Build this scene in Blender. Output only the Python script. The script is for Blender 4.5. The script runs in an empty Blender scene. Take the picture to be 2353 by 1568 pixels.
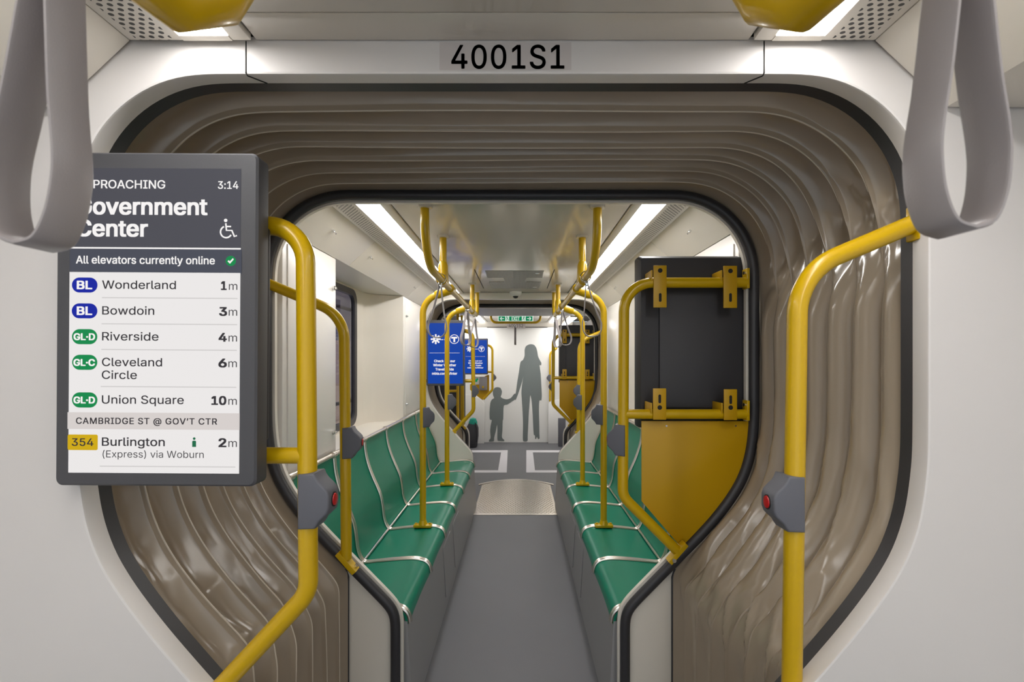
import bpy, bmesh, math, random, os
from math import sin, cos, pi, radians
from mathutils import Vector, Matrix, noise

random.seed(4)
SC = bpy.context.scene
COL = SC.collection

# ------------------------------------------------------------------ camera, world, exposure
FPX, CX, CY = 1046.0, 1193.0, 828.0          # focal length and principal point, in pixels of 2353 x 1568
CAMX, CAMZ = 0.036, 1.50
cam_data = bpy.data.cameras.new('camera')
cam_data.sensor_width = 36.0
cam_data.lens = FPX / 2353.0 * 36.0
cam_data.shift_x = (1176.5 - CX) / 2353.0
cam_data.shift_y = (CY - 784.0) / 2353.0
cam_data.clip_start = 0.02
cam_data.dof.use_dof = True
cam_data.dof.focus_distance = 1.6
cam_data.dof.aperture_fstop = 6.3
cam = bpy.data.objects.new('camera', cam_data)
COL.objects.link(cam)
cam.location = (CAMX, 0, CAMZ)
cam.rotation_euler = (pi / 2, 0, 0)
SC.camera = cam

world = bpy.data.worlds.new('world')
SC.world = world
world.use_nodes = True
world.node_tree.nodes['Background'].inputs[0].default_value = (0.80, 0.91, 1.0, 1)
world.node_tree.nodes['Background'].inputs[1].default_value = 1.1

SC.view_settings.view_transform = 'Standard'
SC.view_settings.look = 'None'
SC.view_settings.gamma = 1.0
SC.view_settings.use_curve_mapping = False
SC.view_settings.exposure = 0.0
STRIP = 19.3                                   # radiance of the ceiling light strips


def at(px, py, Y):
    """point of the place seen at pixel (px, py) at depth Y"""
    return (CAMX + (px - CX) / FPX * Y, Y, CAMZ - (py - CY) / FPX * Y)


def lin(c):
    c = c / 255.0
    return c / 12.92 if c <= 0.04045 else ((c + 0.055) / 1.055) ** 2.4


def rgb(r, g, b):
    return (lin(r), lin(g), lin(b), 1)


# ------------------------------------------------------------------ materials
def mat(name, col, rough=0.5, metal=0.0, bump=None, coat=0.0, spec=0.5, vary=0.0):
    m = bpy.data.materials.new(name)
    m.use_nodes = True
    nt = m.node_tree
    b = nt.nodes['Principled BSDF']
    b.inputs['Base Color'].default_value = col
    b.inputs['Roughness'].default_value = rough
    b.inputs['Metallic'].default_value = metal
    b.inputs['Coat Weight'].default_value = coat
    b.inputs['Specular IOR Level'].default_value = spec
    tc = nt.nodes.new('ShaderNodeTexCoord')
    if bump:
        sc, st = bump
        n = nt.nodes.new('ShaderNodeTexNoise')
        n.inputs['Scale'].default_value = sc
        n.inputs['Detail'].default_value = 3
        nt.links.new(tc.outputs['Object'], n.inputs['Vector'])
        bp = nt.nodes.new('ShaderNodeBump')
        bp.inputs['Strength'].default_value = st
        bp.inputs['Distance'].default_value = 0.002
        nt.links.new(n.outputs['Fac'], bp.inputs['Height'])
        nt.links.new(bp.outputs['Normal'], b.inputs['Normal'])
    if vary:
        n = nt.nodes.new('ShaderNodeTexNoise')
        n.inputs['Scale'].default_value = 2.2
        n.inputs['Detail'].default_value = 5
        nt.links.new(tc.outputs['Object'], n.inputs['Vector'])
        mx = nt.nodes.new('ShaderNodeMix')
        mx.data_type = 'RGBA'
        mx.inputs[6].default_value = tuple(v * (1 - vary) for v in col[:3]) + (1,)
        mx.inputs[7].default_value = tuple(min(1, v * (1 + vary)) for v in col[:3]) + (1,)
        nt.links.new(n.outputs['Fac'], mx.inputs[0])
        nt.links.new(mx.outputs[2], b.inputs['Base Color'])
    return m


def emit(name, col, strength=1.0):
    m = bpy.data.materials.new(name)
    m.use_nodes = True
    b = m.node_tree.nodes['Principled BSDF']
    b.inputs['Base Color'].default_value = (0.01, 0.01, 0.01, 1)
    b.inputs['Roughness'].default_value = 0.5
    b.inputs['Specular IOR Level'].default_value = 0.08
    b.inputs['Emission Color'].default_value = col
    b.inputs['Emission Strength'].default_value = strength
    return m


def math_node(nt, op, a, b=None):
    n = nt.nodes.new('ShaderNodeMath')
    n.operation = op
    for i, v in enumerate((a, b)):
        if v is None:
            continue
        if isinstance(v, (int, float)):
            n.inputs[i].default_value = v
        else:
            nt.links.new(v, n.inputs[i])
    return n.outputs[0]


def perforated(name, base, pitch, hole, lo, hi):
    """panel with staggered rows of dark holes between |x| = lo and hi"""
    m = mat(name, base, 0.4)
    nt = m.node_tree
    b = nt.nodes['Principled BSDF']
    tc = nt.nodes.new('ShaderNodeNewGeometry')
    sp = nt.nodes.new('ShaderNodeSeparateXYZ')
    nt.links.new(tc.outputs['Position'], sp.inputs[0])
    ax = math_node(nt, 'ABSOLUTE', sp.outputs[0])
    v = math_node(nt, 'DIVIDE', sp.outputs[1], pitch * 0.62)
    u = math_node(nt, 'DIVIDE', ax, pitch)
    u2 = math_node(nt, 'ADD', u, math_node(nt, 'MULTIPLY', math_node(nt, 'FLOOR', v), 0.5))
    fu = math_node(nt, 'SUBTRACT', math_node(nt, 'FRACT', u2), 0.5)
    fv = math_node(nt, 'MULTIPLY', math_node(nt, 'SUBTRACT', math_node(nt, 'FRACT', v), 0.5), 0.8)
    d = math_node(nt, 'SQRT', math_node(nt, 'ADD', math_node(nt, 'POWER', math_node(nt, 'ABSOLUTE', fu), 2.0),
                                        math_node(nt, 'POWER', math_node(nt, 'ABSOLUTE', fv), 2.0)))
    inside = math_node(nt, 'MULTIPLY', math_node(nt, 'GREATER_THAN', ax, lo), math_node(nt, 'LESS_THAN', ax, hi))
    f = math_node(nt, 'MULTIPLY', math_node(nt, 'LESS_THAN', d, hole), inside)
    mx = nt.nodes.new('ShaderNodeMix')
    mx.data_type = 'RGBA'
    mx.inputs[6].default_value = base
    mx.inputs[7].default_value = rgb(40, 38, 36)
    nt.links.new(f, mx.inputs[0])
    nt.links.new(mx.outputs[2], b.inputs['Base Color'])
    return m


M = {}
M['wall'] = mat('white_wall', rgb(219, 215, 212), 0.42, bump=(90, 0.05))
M['cream'] = mat('cream_panel', rgb(222, 216, 205), 0.36, bump=(120, 0.05))
M['cabinet'] = mat('cabinet_white', rgb(232, 228, 222), 0.3, bump=(160, 0.04))
M['ceiling'] = mat('ceiling_gloss', rgb(205, 199, 188), 0.2, coat=0.15, bump=(140, 0.05))
M['dark'] = mat('dark_gap', rgb(34, 32, 30), 0.8)
M['rubber'] = mat('black_rubber', rgb(52, 51, 54), 0.42, bump=(400, 0.1))
M['bellows'] = mat('bellows_vinyl', rgb(163, 149, 131), 0.17, bump=(14, 0.12), vary=0.05, spec=0.6)
M['welt'] = mat('lit_welt_vinyl', rgb(196, 184, 167), 0.3)  # same vinyl as the bellows, colour lightened for light caught on the edges
M['yellow'] = mat('yellow_paint', rgb(205, 166, 0), 0.3, coat=0.15)
M['yplate'] = mat('yellow_plate', rgb(196, 152, 0), 0.42)
M['green'] = mat('green_seat', rgb(0, 122, 96), 0.38, bump=(300, 0.06))
M['steel'] = mat('brushed_steel', rgb(226, 218, 208), 0.28, 1.0)
M['chrome'] = mat('chrome', rgb(225, 225, 225), 0.12, 1.0)
M['base'] = mat('grey_base', rgb(142, 141, 142), 0.5, bump=(200, 0.05))
M['floor'] = mat('grey_floor', rgb(104, 104, 108), 0.55, bump=(350, 0.25), vary=0.08)
M['marking'] = mat('floor_marking', rgb(208, 206, 210), 0.5)
M['housing'] = mat('screen_housing', rgb(72, 72, 76), 0.5, bump=(600, 0.15))
M['backplate'] = mat('screen_back', rgb(52, 51, 54), 0.5, bump=(600, 0.2))
M['greybox'] = mat('grey_box', rgb(98, 99, 106), 0.5, bump=(500, 0.08))
M['red'] = mat('red_button', rgb(190, 22, 28), 0.3)
M['strap'] = mat('grey_strap', rgb(152, 146, 146), 0.33, bump=(700, 0.15))
M['light'] = emit('strip_light', (1.0, 0.975, 0.95, 1), STRIP)
M['perf'] = perforated('perforated_panel', rgb(214, 208, 198), 0.02, 0.27, 0.70, 0.778)
M['decal'] = mat('grey_decal', rgb(118, 126, 126), 0.5)
M['sticker'] = mat('sign_sticker', rgb(205, 198, 195), 0.4)
M['ink'] = mat('black_ink', rgb(22, 24, 28), 0.5)
M['exitgreen'] = emit('exit_green', rgb(0, 132, 82), 0.9)
M['exitwhite'] = emit('exit_white', rgb(215, 235, 222), 0.9)
M['outside'] = mat('tan_wall', rgb(205, 178, 150), 0.7, vary=0.1)
M['farwall'] = mat('far_white_wall', rgb(240, 240, 237), 0.35)
M['outdark'] = mat('grey_wall', rgb(120, 112, 115), 0.7)
M['disp_dark'] = emit('display_dark', rgb(74, 74, 82))
M['disp_bar'] = emit('display_bar', rgb(70, 73, 85))
M['disp_white'] = emit('display_white', rgb(234, 231, 230))
M['disp_band'] = emit('display_band', rgb(213, 206, 203))
M['disp_text'] = emit('display_text_white', rgb(246, 243, 242))
M['disp_ink'] = emit('display_ink', rgb(48, 45, 50))
M['disp_line'] = emit('display_line', rgb(205, 202, 201))
M['disp_bl'] = emit('display_navy', rgb(0, 28, 158))
M['disp_gl'] = emit('display_green', rgb(0, 134, 72))
M['disp_bus'] = emit('display_yellow', rgb(205, 168, 0))
M['disp_man'] = emit('display_dark_green', rgb(24, 104, 70))
M['disp_blue'] = emit('display_blue', rgb(0, 62, 162))
M['teal'] = mat('teal_cloth', rgb(10, 140, 120), 0.6)
M['bagblack'] = mat('bag_cloth', rgb(60, 60, 64), 0.7)
M['white'] = mat('white_plastic', rgb(235, 235, 232), 0.4)


M['tread'] = mat('tread_aluminium', rgb(206, 198, 186), 0.26, 0.85)


def vent_mat():
    m = mat('vent_grille', rgb(170, 166, 158), 0.4)
    nt = m.node_tree
    b = nt.nodes['Principled BSDF']
    tc = [n for n in nt.nodes if n.type == 'TEX_COORD'][0]
    sp = nt.nodes.new('ShaderNodeSeparateXYZ')
    nt.links.new(tc.outputs['Object'], sp.inputs[0])
    fu = math_node(nt, 'FRACT', math_node(nt, 'DIVIDE', sp.outputs[0], 0.0105))
    fv = math_node(nt, 'FRACT', math_node(nt, 'DIVIDE', sp.outputs[1], 0.03))
    f = math_node(nt, 'MULTIPLY', math_node(nt, 'GREATER_THAN', fu, 0.45), math_node(nt, 'GREATER_THAN', fv, 0.12))
    mx = nt.nodes.new('ShaderNodeMix')
    mx.data_type = 'RGBA'
    mx.inputs[6].default_value = rgb(182, 178, 170)
    mx.inputs[7].default_value = rgb(84, 82, 80)
    nt.links.new(f, mx.inputs[0])
    nt.links.new(mx.outputs[2], b.inputs['Base Color'])
    return m


M['vent'] = vent_mat()


def glass_mat():
    m = bpy.data.materials.new('window_glass')
    m.use_nodes = True
    nt = m.node_tree
    nt.nodes.remove(nt.nodes['Principled BSDF'])
    out = nt.nodes['Material Output']
    tr = nt.nodes.new('ShaderNodeBsdfTransparent')
    tr.inputs[0].default_value = (0.66, 0.63, 0.68, 1)
    gl = nt.nodes.new('ShaderNodeBsdfGlossy')
    gl.inputs['Roughness'].default_value = 0.03
    fr = nt.nodes.new('ShaderNodeFresnel')
    fr.inputs[0].default_value = 1.3
    ge = nt.nodes.new('ShaderNodeNewGeometry')
    front = math_node(nt, 'MULTIPLY', fr.outputs[0], math_node(nt, 'SUBTRACT', 1.0, ge.outputs['Backfacing']))
    mx = nt.nodes.new('ShaderNodeMixShader')
    nt.links.new(front, mx.inputs[0])
    nt.links.new(tr.outputs[0], mx.inputs[1])
    nt.links.new(gl.outputs[0], mx.inputs[2])
    nt.links.new(mx.outputs[0], out.inputs[0])
    return m


M['glass'] = glass_mat()

# ------------------------------------------------------------------ mesh helpers
OFF = {}


class MB:
    def __init__(self):
        self.v, self.f = [], []

    def add(self, vs, fs):
        o = len(self.v)
        self.v += [tuple(p) for p in vs]
        self.f += [tuple(i + o for i in q) for q in fs]
        return self

    def add_bm(self, bm):
        bm.verts.index_update()
        self.add([v.co[:] for v in bm.verts], [[v.index for v in f.verts] for f in bm.faces])
        bm.free()
        return self

    def box(self, x0, x1, y0, y1, z0, z1, bev=0.0):
        bm = bmesh.new()
        bmesh.ops.create_cube(bm, size=1)
        for v in bm.verts:
            v.co = Vector(((x0 + x1) / 2 + v.co.x * (x1 - x0), (y0 + y1) / 2 + v.co.y * (y1 - y0),
                           (z0 + z1) / 2 + v.co.z * (z1 - z0)))
        if bev:
            bmesh.ops.bevel(bm, geom=list(bm.edges), offset=bev, segments=2, affect='EDGES', profile=0.5)
        return self.add_bm(bm)

    def prism(self, poly, a0, a1, axis='Y', bev=0.0, seg=2):
        """polygon extruded along an axis; poly is (x,z) for Y, (y,z) for X, (x,y) for Z"""
        def mk(p, a):
            if axis == 'Y':
                return Vector((p[0], a, p[1]))
            if axis == 'X':
                return Vector((a, p[0], p[1]))
            return Vector((p[0], p[1], a))
        bm = bmesh.new()
        A = [bm.verts.new(mk(p, a0)) for p in poly]
        B = [bm.verts.new(mk(p, a1)) for p in poly]
        fa = bm.faces.new(A)
        fb = bm.faces.new(B[::-1])
        n = len(poly)
        for i in range(n):
            bm.faces.new((A[i], B[i], B[(i + 1) % n], A[(i + 1) % n]))
        bmesh.ops.recalc_face_normals(bm, faces=list(bm.faces))
        if bev:
            es = set(fa.edges) | set(fb.edges)
            bmesh.ops.bevel(bm, geom=list(es), offset=bev, segments=seg, affect='EDGES', profile=0.5)
        return self.add_bm(bm)

    def loft(self, rings, closed=False, caps=False):
        n = len(rings[0])
        vs = [p for r in rings for p in r]
        fs = []
        m = n if closed else n - 1
        for k in range(len(rings) - 1):
            for i in range(m):
                j = (i + 1) % n
                fs.append((k * n + i, k * n + j, (k + 1) * n + j, (k + 1) * n + i))
        if caps:
            fs.append(tuple(range(n))[::-1])
            fs.append(tuple((len(rings) - 1) * n + i for i in range(n)))
        return self.add(vs, fs)

    def tube(self, pts, r, n=18, caps=True):
        pts = [Vector(p) for p in pts]
        T = []
        for i in range(len(pts)):
            a = pts[max(i - 1, 0)]
            b = pts[min(i + 1, len(pts) - 1)]
            T.append((b - a).normalized())
        up = Vector((0, 0, 1)) if abs(T[0].z) < 0.9 else Vector((0, 1, 0))
        nrm = (up - T[0] * up.dot(T[0])).normalized()
        rings = []
        for i, p in enumerate(pts):
            if i:
                nrm = (nrm - T[i] * nrm.dot(T[i])).normalized()
            bi = T[i].cross(nrm)
            rr = r[i] if isinstance(r, (list, tuple)) else r
            rings.append([p + (nrm * cos(2 * pi * k / n) + bi * sin(2 * pi * k / n)) * rr for k in range(n)])
        return self.loft(rings, True, caps)

    def cyl(self, p, q, r, n=20):
        return self.tube([p, q], r, n)

    def lathe(self, c, prof, n=24):
        rings = [[(c[0] + r * cos(2 * pi * k / n), c[1] + r * sin(2 * pi * k / n), c[2] + z) for k in range(n)]
                 for r, z in prof]
        return self.loft(rings, True, True)

    def build(self, name, m, parent=None, angle=38):
        off = OFF.get(parent.name, (0, 0, 0)) if parent else (0, 0, 0)
        me = bpy.data.meshes.new(name)
        me.from_pydata([(a - off[0], b - off[1], c - off[2]) for a, b, c in self.v], [], self.f)
        bm = bmesh.new()
        bm.from_mesh(me)
        bmesh.ops.recalc_face_normals(bm, faces=list(bm.faces))
        bm.to_mesh(me)
        bm.free()
        me.polygons.foreach_set('use_smooth', [True] * len(me.polygons))
        me.set_sharp_from_angle(angle=radians(angle))
        me.materials.append(m)
        o = bpy.data.objects.new(name, me)
        COL.objects.link(o)
        if parent:
            o.parent = parent
        OFF[o.name] = off
        return o


def root(name, loc, label, cat, group=None):
    o = bpy.data.objects.new(name, None)
    o.empty_display_size = 0.1
    COL.objects.link(o)
    o.location = loc
    OFF[o.name] = tuple(loc)
    o['label'] = label
    o['category'] = cat
    if group:
        o['group'] = group
    return o


def tag(o, label, cat, group=None):
    o['label'] = label
    o['category'] = cat
    if group:
        o['group'] = group
    return o


def struct(o, label=None):
    o['kind'] = 'structure'
    if label:
        o['label'] = label
        o['category'] = 'room shell'
    return o


def copy_tree(o, loc=None, rotz=None, label=None, group=None):
    kids = {}
    for x in SC.objects:
        if x.parent:
            kids.setdefault(x.parent.name, []).append(x)

    def rec(src, par):
        c = src.copy()
        COL.objects.link(c)
        if par:
            c.parent = par
        for k in kids.get(src.name, []):
            rec(k, c)
        return c
    c = rec(o, None)
    if loc is not None:
        c.location = loc
    if rotz is not None:
        c.rotation_euler = (0, 0, rotz)
    if label:
        c['label'] = label
    if group:
        c['group'] = group
    return c


def fillet(pts, r, n=10):
    """round the corners of a polyline"""
    pts = [Vector(p) for p in pts]
    out = [pts[0]]
    rs = r if isinstance(r, (list, tuple)) else [r] * (len(pts) - 2)
    for i in range(1, len(pts) - 1):
        a, b, c = pts[i - 1], pts[i], pts[i + 1]
        u, w = (a - b), (c - b)
        lu, lw = u.length, w.length
        u.normalize()
        w.normalize()
        ang = u.angle(w)
        t = min(rs[i - 1] / math.tan(ang / 2), lu * 0.49 if i > 1 else lu * 0.98, lw * 0.49 if i < len(pts) - 2 else lw * 0.98)
        rr = t * math.tan(ang / 2)
        bis = (u + w).normalized()
        cen = b + bis * (rr / sin(ang / 2))
        p0, p1 = b + u * t, b + w * t
        v0, v1 = p0 - cen, p1 - cen
        tot = v0.angle(v1)
        for k in range(n + 1):
            s = k / n
            q = (v0 * sin((1 - s) * tot) + v1 * sin(s * tot)) / sin(tot)
            out.append(cen + q)
    out.append(pts[-1])
    return out


def rrect(x0, x1, z0, z1, r, n=6):
    out = []
    for cx, cz, a in ((x1 - r, z1 - r, 0), (x0 + r, z1 - r, 90), (x0 + r, z0 + r, 180), (x1 - r, z0 + r, 270)):
        for k in range(n + 1):
            t = radians(a + 90 * k / n)
            out.append((cx + r * cos(t), cz + r * sin(t)))
    return out


# ------------------------------------------------------------------ lettering
FONT = None
try:
    fp = os.path.join(bpy.utils.system_resource('DATAFILES', path='fonts'), 'Inter.woff2')
    FONT = bpy.data.fonts.load(fp)
except Exception:
    FONT = None
import numpy as np
from mathutils.geometry import delaunay_2d_cdt


def text_shape(txt, cap, width=None, bold=0.0, spacing=1.0):
    """filled outline of a line of text (non-zero winding), scaled to cap height and width"""
    cu = bpy.data.curves.new('text', 'FONT')
    cu.body = txt
    if FONT:
        cu.font = FONT
    cu.size = 1.0
    cu.space_character = spacing
    cu.resolution_u = 4
    cu.fill_mode = 'NONE'
    ob = bpy.data.objects.new('text', cu)
    COL.objects.link(ob)
    bpy.context.view_layer.update()
    dg = bpy.context.evaluated_depsgraph_get()
    me = bpy.data.meshes.new_from_object(ob.evaluated_get(dg))
    co = np.array([(v.co.x, v.co.y) for v in me.vertices])
    ed = np.array([tuple(e.vertices) for e in me.edges])
    bpy.data.objects.remove(ob)
    bpy.data.curves.remove(cu)
    bpy.data.meshes.remove(me)
    # glyph by glyph: group edges into loops, keep the order in which they were drawn
    ed = [(a, b) if (b == a + 1) else ((b, a) if a == b + 1 else (max(a, b), min(a, b))) for a, b in ed]
    r = delaunay_2d_cdt([Vector(c) for c in co], [tuple(map(int, e)) for e in ed], [], 0, 1e-6)
    V = np.array([tuple(v) for v in r[0]])
    F = [tuple(f) for f in r[2]]
    cen = np.array([V[list(f)].mean(0) for f in F])
    A = co[[e[0] for e in ed]]
    B = co[[e[1] for e in ed]]
    wn = np.zeros(len(cen), int)
    for a, b in zip(A, B):
        up = (a[1] <= cen[:, 1]) & (b[1] > cen[:, 1])
        dn = (a[1] > cen[:, 1]) & (b[1] <= cen[:, 1])
        left = (b[0] - a[0]) * (cen[:, 1] - a[1]) - (cen[:, 0] - a[0]) * (b[1] - a[1])
        wn += (up & (left > 0)).astype(int) - (dn & (left < 0)).astype(int)
    fs = [f for f, k in zip(F, wn) if k != 0]
    x0, x1 = co[:, 0].min(), co[:, 0].max()
    sz = cap / CAPH
    sx = (width / (x1 - x0)) if width else sz
    return [((x - x0) * sx, y * sz) for x, y in V], fs, (x1 - x0) * sx


CAPH = 1.0
_h = text_shape('H', 1.0)
CAPH = max(p[1] for p in _h[0]) - min(p[1] for p in _h[0])


def put_text(mb, txt, x, z, y, cap, width=None, bold=0.0, align='L', spacing=1.0, face=-1):
    """flat lettering in the XZ plane at depth y; (x, z) is the start of the base line"""
    vs, fs, w = text_shape(txt, cap, width, 0.0, spacing)
    rb = max(bold, 0.0) * cap / CAPH
    if align == 'C':
        x -= w / 2
    if align == 'R':
        x -= w
    # heavier weights: the same outline laid several times, each moved by a hair
    dirs = [(0, 0)] + ([(a * rb, b * rb * 0.6) for a in (-1, 0, 1) for b in (-1, 0, 1) if a or b] if rb else [])
    for i, (dx, dz) in enumerate(dirs):
        mb.add([(x + a + dx, y - i * 1e-6, z + b + dz) for a, b in vs], fs)


# ------------------------------------------------------------------ the outline of a gangway opening
def opening_half():
    p = [(0, 2.133), (0.3, 2.133), (0.645, 2.133)]
    for k in range(1, 25):
        a = radians(90 - 90 * k / 24)
        p.append((0.645 + 0.29 * cos(a), 1.843 + 0.29 * sin(a)))
    p += [(0.935, 1.6), (0.935, 1.4), (0.934, 1.27), (0.918, 1.15), (0.888, 1.061), (0.838, 0.981), (0.769, 0.891),
          (0.679, 0.787), (0.60, 0.700), (0.50, 0.590), (0.47, 0.557), (0.452, 0.535), (0.445, 0.50), (0.443, 0.3), (0.443, 0.0)]
    return p


def opening_half_b():
    p = [(0, 2.14), (0.3, 2.14), (0.667, 2.14)]
    for k in range(1, 25):
        a = radians(90 - 90 * k / 24)
        p.append((0.667 + 0.29 * cos(a), 1.85 + 0.29 * sin(a)))
    return p + [(0.957, 1.6), (0.957, 1.3), (0.955, 1.22), (0.942, 1.12), (0.915, 1.035), (0.868, 0.956), (0.80, 0.868), (0.715, 0.778), (0.61, 0.672),
                (0.50, 0.560), (0.456, 0.515), (0.440, 0.488), (0.437, 0.45), (0.437, 0.3), (0.437, 0.0)]


def resample(p, n):
    L = [0]
    for i in range(1, len(p)):
        L.append(L[-1] + math.hypot(p[i][0] - p[i - 1][0], p[i][1] - p[i - 1][1]))
    out = []
    j = 0
    for k in range(n):
        s = L[-1] * k / (n - 1)
        while j < len(L) - 2 and L[j + 1] < s:
            j += 1
        t = (s - L[j]) / max(L[j + 1] - L[j], 1e-9)
        out.append((p[j][0] + (p[j + 1][0] - p[j][0]) * t, p[j][1] + (p[j + 1][1] - p[j][1]) * t))
    return out


def smooth(p, it):
    for _ in range(it):
        q = [p[0]]
        for i in range(1, len(p) - 1):
            q.append(((p[i - 1][0] + 2 * p[i][0] + p[i + 1][0]) / 4, (p[i - 1][1] + 2 * p[i][1] + p[i + 1][1]) / 4))
        q.append(p[-1])
        p = q
    return p


def full(h):
    return [(-x, z) for x, z in h[::-1]] + h[1:]


def normals(p):
    """outward (away from the aisle) normals of a left-over-right path"""
    out = []
    for i in range(len(p)):
        a, b = p[max(i - 1, 0)], p[min(i + 1, len(p) - 1)]
        dx, dz = b[0] - a[0], b[1] - a[1]
        l = math.hypot(dx, dz) or 1
        out.append((-dz / l, dx / l))
    return out


def offset(p, d):
    nn = normals(p)
    return [(q[0] + n[0] * d, max(q[1] + n[1] * d, 0.0)) for q, n in zip(p, nn)]


H = smooth(resample(opening_half(), 150), 5)
P = full(H)
HB = smooth(resample(opening_half_b(), 150), 5)
PB = full(HB)
_c = [q for q in opening_half_b() if q[0] > 0.60 or q[1] > 1.5] + [(0.595, 0.655), (0.58, 0.62), (0.576, 0.58), (0.576, 0.3), (0.576, 0.0)]
PC = full(smooth(resample(_c, 150), 5))


def lower_outer(d, xs, P=P):
    """path of the bellows: follows the opening at distance d and then drops straight at x = xs"""
    o = [q for q in offset(P, d)[len(H) - 1:]]
    o[0] = (0.0, o[0][1])
    h = []
    for q in o:
        h.append(q)
        if q[0] < xs and q[1] < 1.0:
            h[-1] = (xs, q[1])
            break
    z = h[-1][1]
    h += [(xs, z - 0.03 * k) for k in range(1, int(z / 0.03))] + [(xs, 0.0)]
    return h


def bulkhead(name, y0, y1, m, bevel_front=False, P=P):
    mb = MB()
    op = offset(P, -0.0115) if bevel_front else P
    poly = [(-1.3, 0), (-1.3, 2.2), (1.3, 2.2), (1.3, 0)] + op[::-1]
    mb.prism(poly, y0, y1)
    if bevel_front:
        mb = MB()
        poly = [(-1.3, 0), (-1.3, 2.2), (1.3, 2.2), (1.3, 0)] + offset(P, -0.0085)[::-1]
        mb.prism(poly, y0, y0 + 0.004)
        r1 = [(x, y0, z) for x, z in offset(P, -0.0085)]
        rm = [(x, y0 + 0.0012, z) for x, z in offset(P, -0.0122)]
        rn = [(x, y0 + 0.005, z) for x, z in offset(P, -0.0132)]
        r2 = [(x, y1, z) for x, z in P]
        mb.loft([r1, rm, rn, r2])
    return struct(mb.build(name, m))


# ================================================================== SETTING
Y1, Y2, Y3, Y4, YW = 1.04, 1.85, 4.78, 5.59, 8.30
PER = 3.74

bulkhead('wall_front', 0.985, 1.04, M['wall'], True)
bulkhead('wall_front.001', Y2, 1.868, M['cream'], False, PB)
bulkhead('wall_back', 4.715, Y3, M['cream'])
bulkhead('wall_back.001', Y4, 5.635, M['cream'], False, PC)

mb = MB().box(-1.3, 1.3, -2.2, 1.06, -0.06, 0)
struct(mb.build('floor', M['floor']))
mb = MB().box(-0.66, 0.66, 1.06, Y2, -0.06, -0.004)
struct(mb.build('floor.001', M['floor']))
mb = MB().box(-1.3, 1.3, Y2, 4.42, -0.06, 0)
struct(mb.build('floor.002', M['floor']))
mb = MB().box(-1.3, 1.3, 4.42, 8.6, -0.06, -0.004)
struct(mb.build('floor.003', M['floor']))


def ceiling_run(name, y0, y1, seams=()):
    mb = MB()
    ys = [y0] + list(seams) + [y1]
    for a, b in zip(ys[:-1], ys[1:]):
        mb.box(-0.53, 0.53, a + 0.0015, b - 0.0015, 2.19, 2.2, 0.0015)
    o = struct(mb.build(name, M['ceiling']))
    return o


struct(MB().box(-1.32, 1.32, -2.2, 8.4, 2.215, 2.25).build('roof', M['dark']))
ceiling_run('ceiling', -2.2, 0.9825, (-0.4, 0.904))
ceiling_run('ceiling.001', 1.897, 4.66)
ceiling_run('ceiling.002', 6.75, 8.28)
struct(MB().box(-1.26, 1.26, 5.637, 6.745, 2.155, 2.2).build('ceiling.003', M['base']))

# seams in the face over the near opening
mb = MB()
for x, dx in ((-0.555, 0.016), (0.566, -0.016)):
    mb.tube([(x, 0.9855, 2.1905), (x, 0.9848, 2.1215), (x, 0.9905, 2.1192), (x + dx, 1.038, 2.1318)], 0.0016, 6)
struct(mb.build('trim_1', M['dark']))
# header over the far end of the middle section
hp = [(4.66, 2.189), (4.70, 2.165), (4.714, 2.134), (4.714, 2.19)]
struct(MB().prism(hp, -0.8, 0.8, 'X').build('trim_2', M['cream']))
struct(MB().prism([(8.18, 2.19), (8.25, 2.12), (8.299, 2.10), (8.299, 2.19)], -1.0, 1.0, 'X').build('trim_3', M['cream']))
struct(MB().box(-0.55, 0.55, 8.285, 8.299, 2.094, 2.10).build('trim_4', M['dark']))

# near section side walls, far section side walls, far wall
for s, nm in ((-1, 'wall_left'), (1, 'wall_right')):
    a, b = sorted((s * 1.25, s * 1.3))
    struct(MB().box(a, b, -2.2, 0.984, 0, 2.2).build(nm, M['wall']))
    a, b = sorted((s * 1.27, s * 1.3))
    struct(MB().box(a, b, 5.637, 8.3, 0, 2.2).build(nm + '.001', M['wall']))
struct(MB().box(-1.3, 1.3, YW, 8.36, 0, 2.2).build('wall_far', M['farwall']))

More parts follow.
